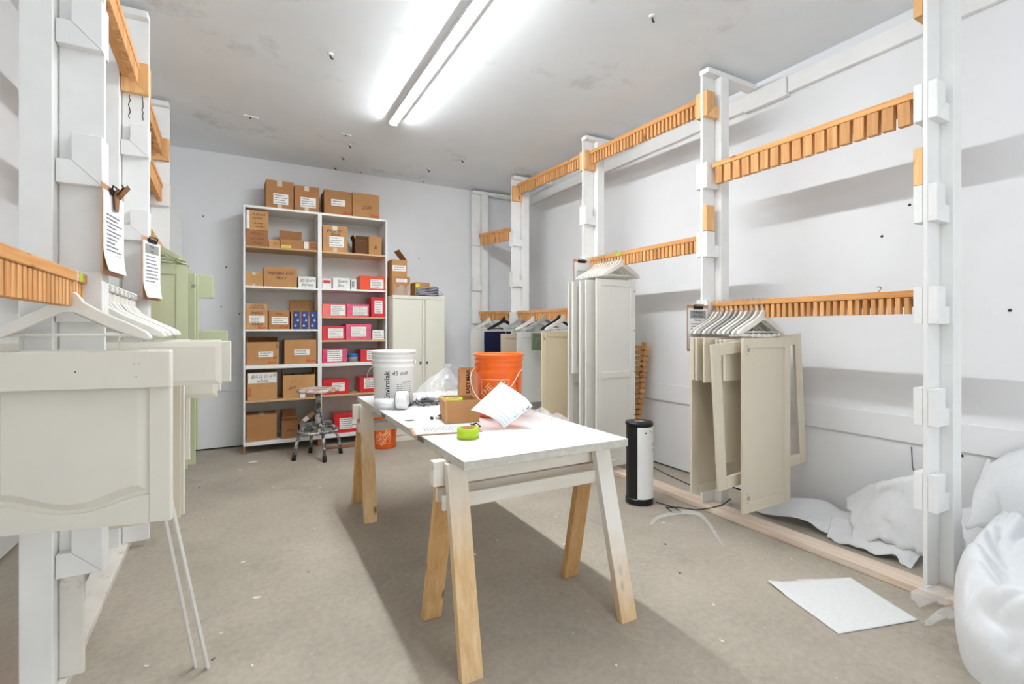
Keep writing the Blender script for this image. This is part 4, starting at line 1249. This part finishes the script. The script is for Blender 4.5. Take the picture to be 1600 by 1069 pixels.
MB().prism([(0, 0), (.035, .05), (.01, .012), (.0, .035), (-.008, .0), (-.003, -.05)], -.03, .03, 'Y').build('jaw', 'masonite', o)
MB().tube([(.0, -.02, .0), (.02, -.025, .04), (.012, 0, .055), (.02, .025, .04), (0, .02, .0)], .003, 6).build('lever', 'ink_brown', o)
t = clipboard('clipboard lying on the worktable with its corner over the edge', (1.045, 2.315, ZT + .0052), (math.radians(-90), 0, math.radians(-101)), w=.2, h=.325, lines=12)

# crumpled film on the right of the table
def film(u, v):
    x = 1.42 + .155 * u + .02 * math.sin(v * 5); y = 2.16 + .55 * v
    e = min(u, 1 - u, v, 1 - v) * 4; e = min(1, e)
    zz = abs(noise.noise((u * 4, v * 6, 1.3))) * .07 + abs(noise.noise((u * 9, v * 13, 4.))) * .03
    return (x, y, ZT + .003 + zz * e)
tag(MB().grid(film, 30, 44, False).build('crumpled_film', 'clear_film_thin', None), 'crumpled clear film lying on the table beside the drawing', 'plastic film')
for i, (x, y, m) in enumerate(((.93, 2.66, 'black_plastic'), (.955, 2.655, 'debris_white'), (.972, 2.64, 'steel'), (.99, 2.675, 'black_plastic'))):
    o = MB().lathe([(0, 0), (.009, 0), (.009, .014), (.005, .018), (.005, .026), (0, .026)], 10).build('shelf_pin', m, None, loc=(x, y, ZT + .0095), rot=(PI / 2, 0, i * 1.1))
    tag(o, ['black pin lying left of the small brown carton', 'white pin lying beside the black pin by the small carton', 'steel pin lying close to the small brown carton', 'black pin touching the side of the small brown carton'][i], 'pin')

# ------------------------------------------------------------------ stool
t = thing('workshop_stool', 'paint-splashed round metal stool before the shelving', 'stool', (.665, 5.45, 0))
MB().lathe([(0, .685), (.16, .685), (.205, .692), (.21, .705), (.2, .722), (.16, .728), (0, .728)], 40).build('seat', 'stool_seat', t)
MB().lathe([(0, .672), (.08, .672), (.08, .684), (0, .684)], 20).build('seat_plate', 'stool_metal', t)
MB().tube([(0, 0, .33), (0, 0, .50)], .034, 16).build('sleeve', 'stool_metal', t)
MB().tube([(0, 0, .50), (0, 0, .672)], .026, 16).build('post', 'stool_metal', t)
MB().tube([(.192 * math.cos(q * PI / 20), .192 * math.sin(q * PI / 20), .285) for q in range(40)], .013, 8, closed=True).build('foot_ring', 'stool_metal', t)
MB().lathe([(0, .31), (.062, .31), (.062, .33), (0, .335)], 20).build('hub', 'stool_metal', t)
for q in (185, 277, 13, 103):
    q = math.radians(q); c_, s_ = math.cos(q), math.sin(q)
    prof = [(.03, .325), (.08, .345), (.13, .335), (.165, .30), (.19, .24), (.215, .17), (.225, .10), (.238, .02)]
    l = MB().tube([(r_ * c_, r_ * s_, z_) for r_, z_ in prof], .0165, 10).build('leg', 'stool_metal', t)
    MB().tube([(.232 * c_, .232 * s_, .06), (.241 * c_, .241 * s_, .0)], .021, 12).build('rubber_foot', 'rubber', l)

# ------------------------------------------------------------------ heater
t = thing('tower_heater', 'black and white upright heater on the floor past the worktable', 'heater', (2.685, 2.835, 0), rotz=math.radians(-42))
def oval(a, b, z0, z1, x0=0., n=40, sc=1.):
    return [((x0 + a * sc * math.cos(2 * PI * k / n)), b * sc * math.sin(2 * PI * k / n)) for k in range(n)]
MB().prism(oval(.100, .095, 0, 0), .05, .60, 'Z').build('column', 'black_plastic', t, .002)
MB().prism(oval(.106, .1, 0, 0), 0, .0495, 'Z').build('base', 'black_plastic', t, .006)
MB().prism(oval(.106, .1, 0, 0), .6005, .632, 'Z').build('cap', 'black_plastic', t, .008)
n = 24
arc = [(math.radians(-98 + 138 * k / n)) for k in range(n + 1)]
poly = [(.106 * math.cos(q), .101 * math.sin(q)) for q in arc] + [(.1012 * math.cos(q), .0962 * math.sin(q)) for q in reversed(arc)]
fp = MB().prism(poly, .052, .598, 'Z').build('front_panel', 'heater_white', t)
rd = random.Random(2)
mb = MB()
for k in range(15):
    q = math.radians(rd.uniform(-70, 10)); zz = rd.choice([.555, .55, .56, .53, .43, .42, .40, .45]) + rd.uniform(-.02, .02)
    dw, dh = rd.uniform(.05, .12), rd.uniform(.004, .012)
    p = lambda a_, z_: (.1068 * math.cos(a_), .1018 * math.sin(a_), z_)
    mb.add([p(q, zz), p(q + dw, zz + .004), p(q + dw, zz + dh + .004), p(q, zz + dh)], [(0, 1, 2, 3)])
mb.build('panel_print', 'ink_black', fp)
MB().lathe([(0, .6325), (.04, .6325)], 24, False).build('control_disc', 'ink_grey', t)
pts = [(2.79, 2.76, .004), (2.83, 2.62, .004), (2.80, 2.52, .004), (2.74, 2.55, .004), (2.77, 2.64, .006), (2.86, 2.60, .004), (2.93, 2.50, .004), (2.968, 2.43, .03), (3.0, 2.40, .045), (3.1, 2.40, .046), (3.255, 2.45, .045), (3.30, 2.6, .004), (3.4, 3.2, .004), (3.5, 3.6, .004)]
tag(MB().tube(pts, .0038, 6).build('power_cord', 'rubber', None), 'thin dark power cord looping from the heater across the base plate', 'cord')

# ------------------------------------------------------------------ foam sheets, film and floor litter
def lay(name, label, cat, mat, corners, amp, seed, nu=30, nv=30, freq=3., base=.004, smooth=True, solid=.003, lift=None):
    c_ = [Vector(p) for p in corners]
    def fn(u, v):
        p = (c_[0] * (1 - u) + c_[1] * u) * (1 - v) + (c_[3] * (1 - u) + c_[2] * u) * v
        k = abs(noise.noise((u * freq + seed, v * freq, seed * .7))) + .5 * abs(noise.noise((u * freq * 2.3, v * freq * 2.3 + seed, 2.)))
        zz = p.z + amp * k + (lift(u, v) if lift else 0)
        j = noise.noise((u * 2.1, v * 2.1, seed + 9.)) * amp * .6
        return (p.x + j, p.y - j * .6, max(base, zz))
    return tag(MB().grid(fn, nu, nv, smooth).build(name, mat, None, solid=solid), label, cat)
lay('foam_sheet', 'flat square of white foam sheet lying on the open floor', 'foam sheet', 'foam_sheet', [(2.291, 1.182, 0), (2.726, 1.061, 0), (2.868, 1.42, 0), (2.424, 1.60, 0)], .006, 3, lift=lambda u, v: .02 * max(0, .18 - u) * max(0, v - .6) * 10)
lay('foam_sheet', 'second white foam sheet peeping out under the flat square', 'foam sheet', 'foam_sheet', [(2.52, 1.20, 0), (2.70, 1.16, 0), (2.78, 1.46, 0), (2.60, 1.55, 0)], .001, 5, base=.0015, solid=.001)
# big heap at the lower right corner: sheets folded over one another
NET = [
    [(2.32, .30, 0), (2.40, .58, 0), (2.47, .79, 0), (2.76, .93, 0), (3.0, .975, 0), (3.25, .99, .02)],
    [(2.31, .31, .20), (2.39, .59, .18), (2.46, .80, .20), (2.77, .945, .22), (3.0, .985, .20), (3.25, .99, .25)],
    [(2.40, .33, .42), (2.47, .58, .38), (2.55, .75, .36), (2.80, .88, .385), (3.0, .93, .39), (3.22, .92, .46)],
    [(2.56, .30, .34), (2.58, .52, .29), (2.64, .66, .28), (2.80, .77, .31), (2.98, .82, .35), (3.2, .8, .42)],
    [(2.72, .25, .55), (2.72, .44, .46), (2.76, .56, .43), (2.88, .66, .45), (3.02, .70, .50), (3.2, .66, .56)],
    [(2.86, .18, .46), (2.86, .35, .38), (2.90, .46, .34), (2.98, .55, .37), (3.08, .58, .44), (3.25, .55, .52)],
    [(3.05, .05, .58), (3.05, .22, .50), (3.08, .32, .46), (3.14, .40, .50), (3.22, .42, .58), (3.35, .4, .64)]]
NET = [[Vector(p) for p in r_] for r_ in NET]
def spline(P_, t_):
    k = t_ * (len(P_) - 1); i = min(int(k), len(P_) - 2); f_ = k - i
    p0, p1, p2, p3 = P_[max(i - 1, 0)], P_[i], P_[i + 1], P_[min(i + 2, len(P_) - 1)]
    return .5 * ((2 * p1) + (p2 - p0) * f_ + (2 * p0 - 5 * p1 + 4 * p2 - p3) * f_ ** 2 + (3 * p1 - p0 - 3 * p2 + p3) * f_ ** 3)
def heap(u, v):
    p = spline([spline(r_, u) for r_ in NET], v)
    w1 = u * 3.1 + .5 * noise.noise((u * 3, v * 3, 1.)); w2 = v * 3.4 + .5 * noise.noise((u * 3, v * 3, 8.))
    a_ = abs(noise.noise((w1, w2, 2.2))); b_ = abs(noise.noise((w1 * 2.3, w2 * 2.1, 5.1)))
    d = (.10 * (a_ - .25) + .045 * (b_ - .25)) * min(1, v * 5)
    return Vector((p.x - d * .5, p.y - d * .3, max(.003, p.z + d)))
tag(MB().grid(heap, 110, 110).build('foam_heap', 'foam', None, solid=.004), 'big crumpled heap of white packing foam in the lower right corner', 'packing foam')
def swoop(name, label, pts_a, pts_b, seed, amp=.03, nu=36, nv=14, mat='foam'):
    """sheet spanned between two polylines"""
    A = [Vector(p) for p in pts_a]; Bp = [Vector(p) for p in pts_b]
    def cr(P_, t_):
        k = t_ * (len(P_) - 1); i = min(int(k), len(P_) - 2); f_ = k - i
        p0, p1, p2, p3 = P_[max(i - 1, 0)], P_[i], P_[i + 1], P_[min(i + 2, len(P_) - 1)]
        return .5 * ((2 * p1) + (p2 - p0) * f_ + (2 * p0 - 5 * p1 + 4 * p2 - p3) * f_ ** 2 + (3 * p1 - p0 - 3 * p2 + p3) * f_ ** 3)
    def fn(u, v):
        p = cr(A, u) * (1 - v) + cr(Bp, u) * v
        d = amp * (noise.noise((u * 3.5 + seed, v * 2.5, seed)) + .5 * noise.noise((u * 8, v * 6 + seed, 1.)))
        cr_ = amp * .8 * (abs(noise.noise((u * 2.6 + seed * 3, v * 1.9, 7.))) - .2)
        q = Vector((p.x + d * .8, p.y - d * .5, p.z + d - cr_))
        q.z = max(.004, q.z); q.x = min(q.x, XR - .025)
        return q
    return tag(MB().grid(fn, nu, nv).build(name, mat, None, solid=.002), label, 'foam sheet' if mat == 'foam' else 'plastic film')
swoop('foam_sheet', 'long curled foam sheet on the floor behind the right base plate', [(3.28, 2.33, .02), (3.27, 2.0, .05), (3.30, 1.7, .03), (3.30, 1.40, .02)], [(3.44, 2.28, .10), (3.50, 2.0, .14), (3.54, 1.7, .13), (3.55, 1.35, .12)], 2.)
swoop('foam_sheet', 'foam sheet folded upright like a cone behind the near right post', [(3.30, 1.62, .05), (3.32, 1.45, .08), (3.36, 1.28, .06)], [(3.46, 1.74, .24), (3.44, 1.50, .44), (3.50, 1.28, .50)], 5., .04)
swoop('foam_sheet', 'low foam sheet drooping over the floor beside the cone of foam', [(3.27, 1.75, .01), (3.26, 1.5, .02), (3.28, 1.3, .01)], [(3.40, 1.8, .10), (3.42, 1.5, .16), (3.46, 1.3, .12)], 7., .03)
swoop('foam_sheet', 'foam sheet leaning high on the right wall at the edge of the picture', [(3.30, 1.08, .30), (3.30, .92, .36), (3.30, .7, .30)], [(3.57, 1.10, .60), (3.56, .92, .72), (3.57, .62, .74)], 9., .04)
swoop('foam_sheet', 'foam sheet sagging between the near right post and the big heap', [(3.26, 1.04, .05), (3.26, .9, .12), (3.24, .7, .2)], [(3.52, 1.18, .36), (3.54, .98, .38), (3.5, .7, .45)], 12., .05)
swoop('foam_sheet', 'folded foam flap lying on the front of the big heap', [(2.70, .28, .60), (2.80, .47, .56), (2.96, .60, .57), (3.16, .66, .66)], [(2.50, .26, .36), (2.60, .46, .31), (2.80, .60, .34), (3.10, .72, .45)], 23., .04)
swoop('film_scrap', 'crumpled clear film scrap at the foot of the near right post', [(2.84, 1.10, .004), (2.93, 1.06, .03), (3.02, 1.0, .01)], [(2.93, 1.18, .02), (2.98, 1.12, .07), (3.08, 1.05, .04)], 15., .02, 24, 12, 'clear_film_thin')
swoop('film_scrap', 'thin trailing film scrap on the floor before the big heap', [(2.70, 1.02, .004), (2.80, .985, .02), (2.92, .95, .01)], [(2.72, 1.045, .004), (2.83, 1.03, .03), (2.96, 1.02, .03)], 17., .015, 24, 8, 'clear_film_thin')
swoop('film_strip', 'long clear strip bent in an arc on the floor past the heater', [(2.43, 2.47, .004), (2.60, 2.53, .02), (2.86, 2.42, .03), (2.59, 1.98, .004)], [(2.44, 2.45, .004), (2.60, 2.51, .004), (2.83, 2.41, .01), (2.565, 1.985, .004)], 19., .003, 40, 4, 'clear_film_thin')
# small litter on the concrete
rd = random.Random(21)
spots = [(-.35, 4.9), (-.33, 4.4), (-.27, 4.1), (-.05, 5.3), (.15, 5.2), (-.02, 3.2), (.05, 2.75), (-.1, 2.5), (-.12, 2.32), (.02, 2.2), (-.35, 2.4), (.2, 4.6), (.5, 5.0), (1.25, 3.1), (1.4, 2.75), (1.2, 2.65), (1.05, 2.9), (1.75, 2.5), (1.95, 2.9), (1.9, 2.3), (2.1, 1.9), (2.0, 1.6), (1.8, 1.4), (1.3, 1.5), (2.3, 2.2), (2.55, 2.45), (2.35, 2.9), (.4, 3.5), (.3, 2.9), (.55, 4.4), (.75, 5.15), (.62, 5.05), (2.2, 3.4), (1.0, 4.6), (1.7, 3.4), (2.8, 1.7)]
for i, (x, y) in enumerate(spots):
    n_ = rd.randint(5, 7); s_ = rd.uniform(.006, .014) if i % 4 else rd.uniform(.004, .008)
    poly = []
    for k in range(n_):
        q = 2 * PI * k / n_
        poly.append((s_ * rd.uniform(.4, 1.3) * math.cos(q) * 1.5, s_ * rd.uniform(.35, 1.) * math.sin(q)))
    o = MB().prism(poly, .0005, .003, 'Z').build('paint_chip', 'debris_white' if i % 4 else 'debris_dark', None, loc=(x, y, 0), rot=(0, 0, rd.random() * 6))
    tag(o, 'small flake of %s litter lying on the concrete floor' % ('white' if i % 4 else 'dark'), 'litter', 'litter on the concrete floor')
o = box('chalk_stick', 'debris_white', None, -.04, .04, -.006, .006, 0, .01, .002); o.location = (.06, 5.55, .0005); o.rotation_euler = (0, 0, .1)
tag(o, 'short white strip on the floor before the left bookcase', 'strip')

# ------------------------------------------------------------------ bits on the ceiling and walls
for x, y, L, lab in ((.037, 5.134, .12, 'small white fixing strip on the ceiling nearest the left rack'), (.892, 5.142, .10, 'small white fixing strip on the ceiling left of the lamp end'), (1.265, 6.25, .09, 'small white fixing strip on the ceiling above the metal cabinet'), (2.084, 6.25, .10, 'small white fixing strip on the ceiling near the back right corner')):
    t = thing('ceiling_strip', lab, 'fixing', (x, y, ZC - .0005), rotz=.1)
    box('plate', 'lamp_housing', t, -L / 2, L / 2, -.02, .02, -.008, 0, .002)
    box('screw', 'debris_dark', t, -.012, .0, -.008, .004, -.018, -.0085, .001)
for x, y, lab in ((.529, 3.684, 'dark hook in the ceiling left of the lamp'), (2.249, 2.259, 'dark stub in the ceiling above the right rack'), (.969, 5.394, 'dark stub in the ceiling, nearest of three before the shelving'), (.967, 5.816, 'dark stub in the ceiling, middle of three before the shelving'), (.944, 6.22, 'dark stub in the ceiling, closest to the back wall'), (2.2, 5.23, 'dark hook in the ceiling right of the metal cabinet'), (1.97, 5.75, 'small dark stub in the ceiling before the cabinet')):
    t = thing('ceiling_hook', lab, 'hook', (x, y, ZC - .0005))
    MB().lathe([(0, 0), (.022, 0), (.018, -.008), (.008, -.012), (0, -.012)], 14).build('plate', 'debris_white', t)
    MB().tube([(0, 0, -.012), (.004, .0, -.026), (.014, .004, -.034), (.022, .006, -.028)], .006, 6).build('hook', 'debris_dark', t)
o = text('2', .07, 'ink_grey', None, lambda u, v: (XR - .0012, 1.62 - u, 1.60 + v), shear=.2, name='pencil_mark')
tag(o, 'faint pencilled figure on the right wall', 'pencil mark')
rd = random.Random(5)
for i, (y, z_) in enumerate(((1.35, .55), (1.28, .47), (1.60, 1.95), (1.0, 1.45), (1.45, 2.12), (2.9, 1.75), (4.6, 2.3), (1.33, 2.0), (1.2, .62))):
    o = MB().lathe([(0, 0), (.009, 0), (.006, -.004), (0, -.004)], 8, True, Matrix.Translation((XR - .0005, y, z_)) @ Matrix.Rotation(PI / 2, 4, 'Y')).build('nail_head', 'debris_dark', None)
    tag(o, 'dark nail head in the white right wall', 'nail', 'nail heads in the right wall')
for i, (x, z_) in enumerate(((-.2, 2.05), (-.25, 1.6), (.0, 1.52), (-.42, 2.6), (2.05, 2.3))):
    if x == 0.: x = -.07
    o = MB().lathe([(0, 0), (.008, 0), (.005, .004), (0, .004)], 8, True, Matrix.Translation((x, YB - .0005, z_)) @ Matrix.Rotation(PI / 2, 4, 'X')).build('nail_head', 'debris_dark', None)
    tag(o, 'dark nail head in the white back wall', 'nail', 'nail heads in the back wall')
o = MB().tube([(XR - .002, 1.44, .62), (XR - .002, 1.435, .5), (XR - .002, 1.40, .36)], .0025, 5).build('wall_crack', 'debris_dark', None)
tag(o, 'thin dark vertical crack low on the right wall', 'crack')
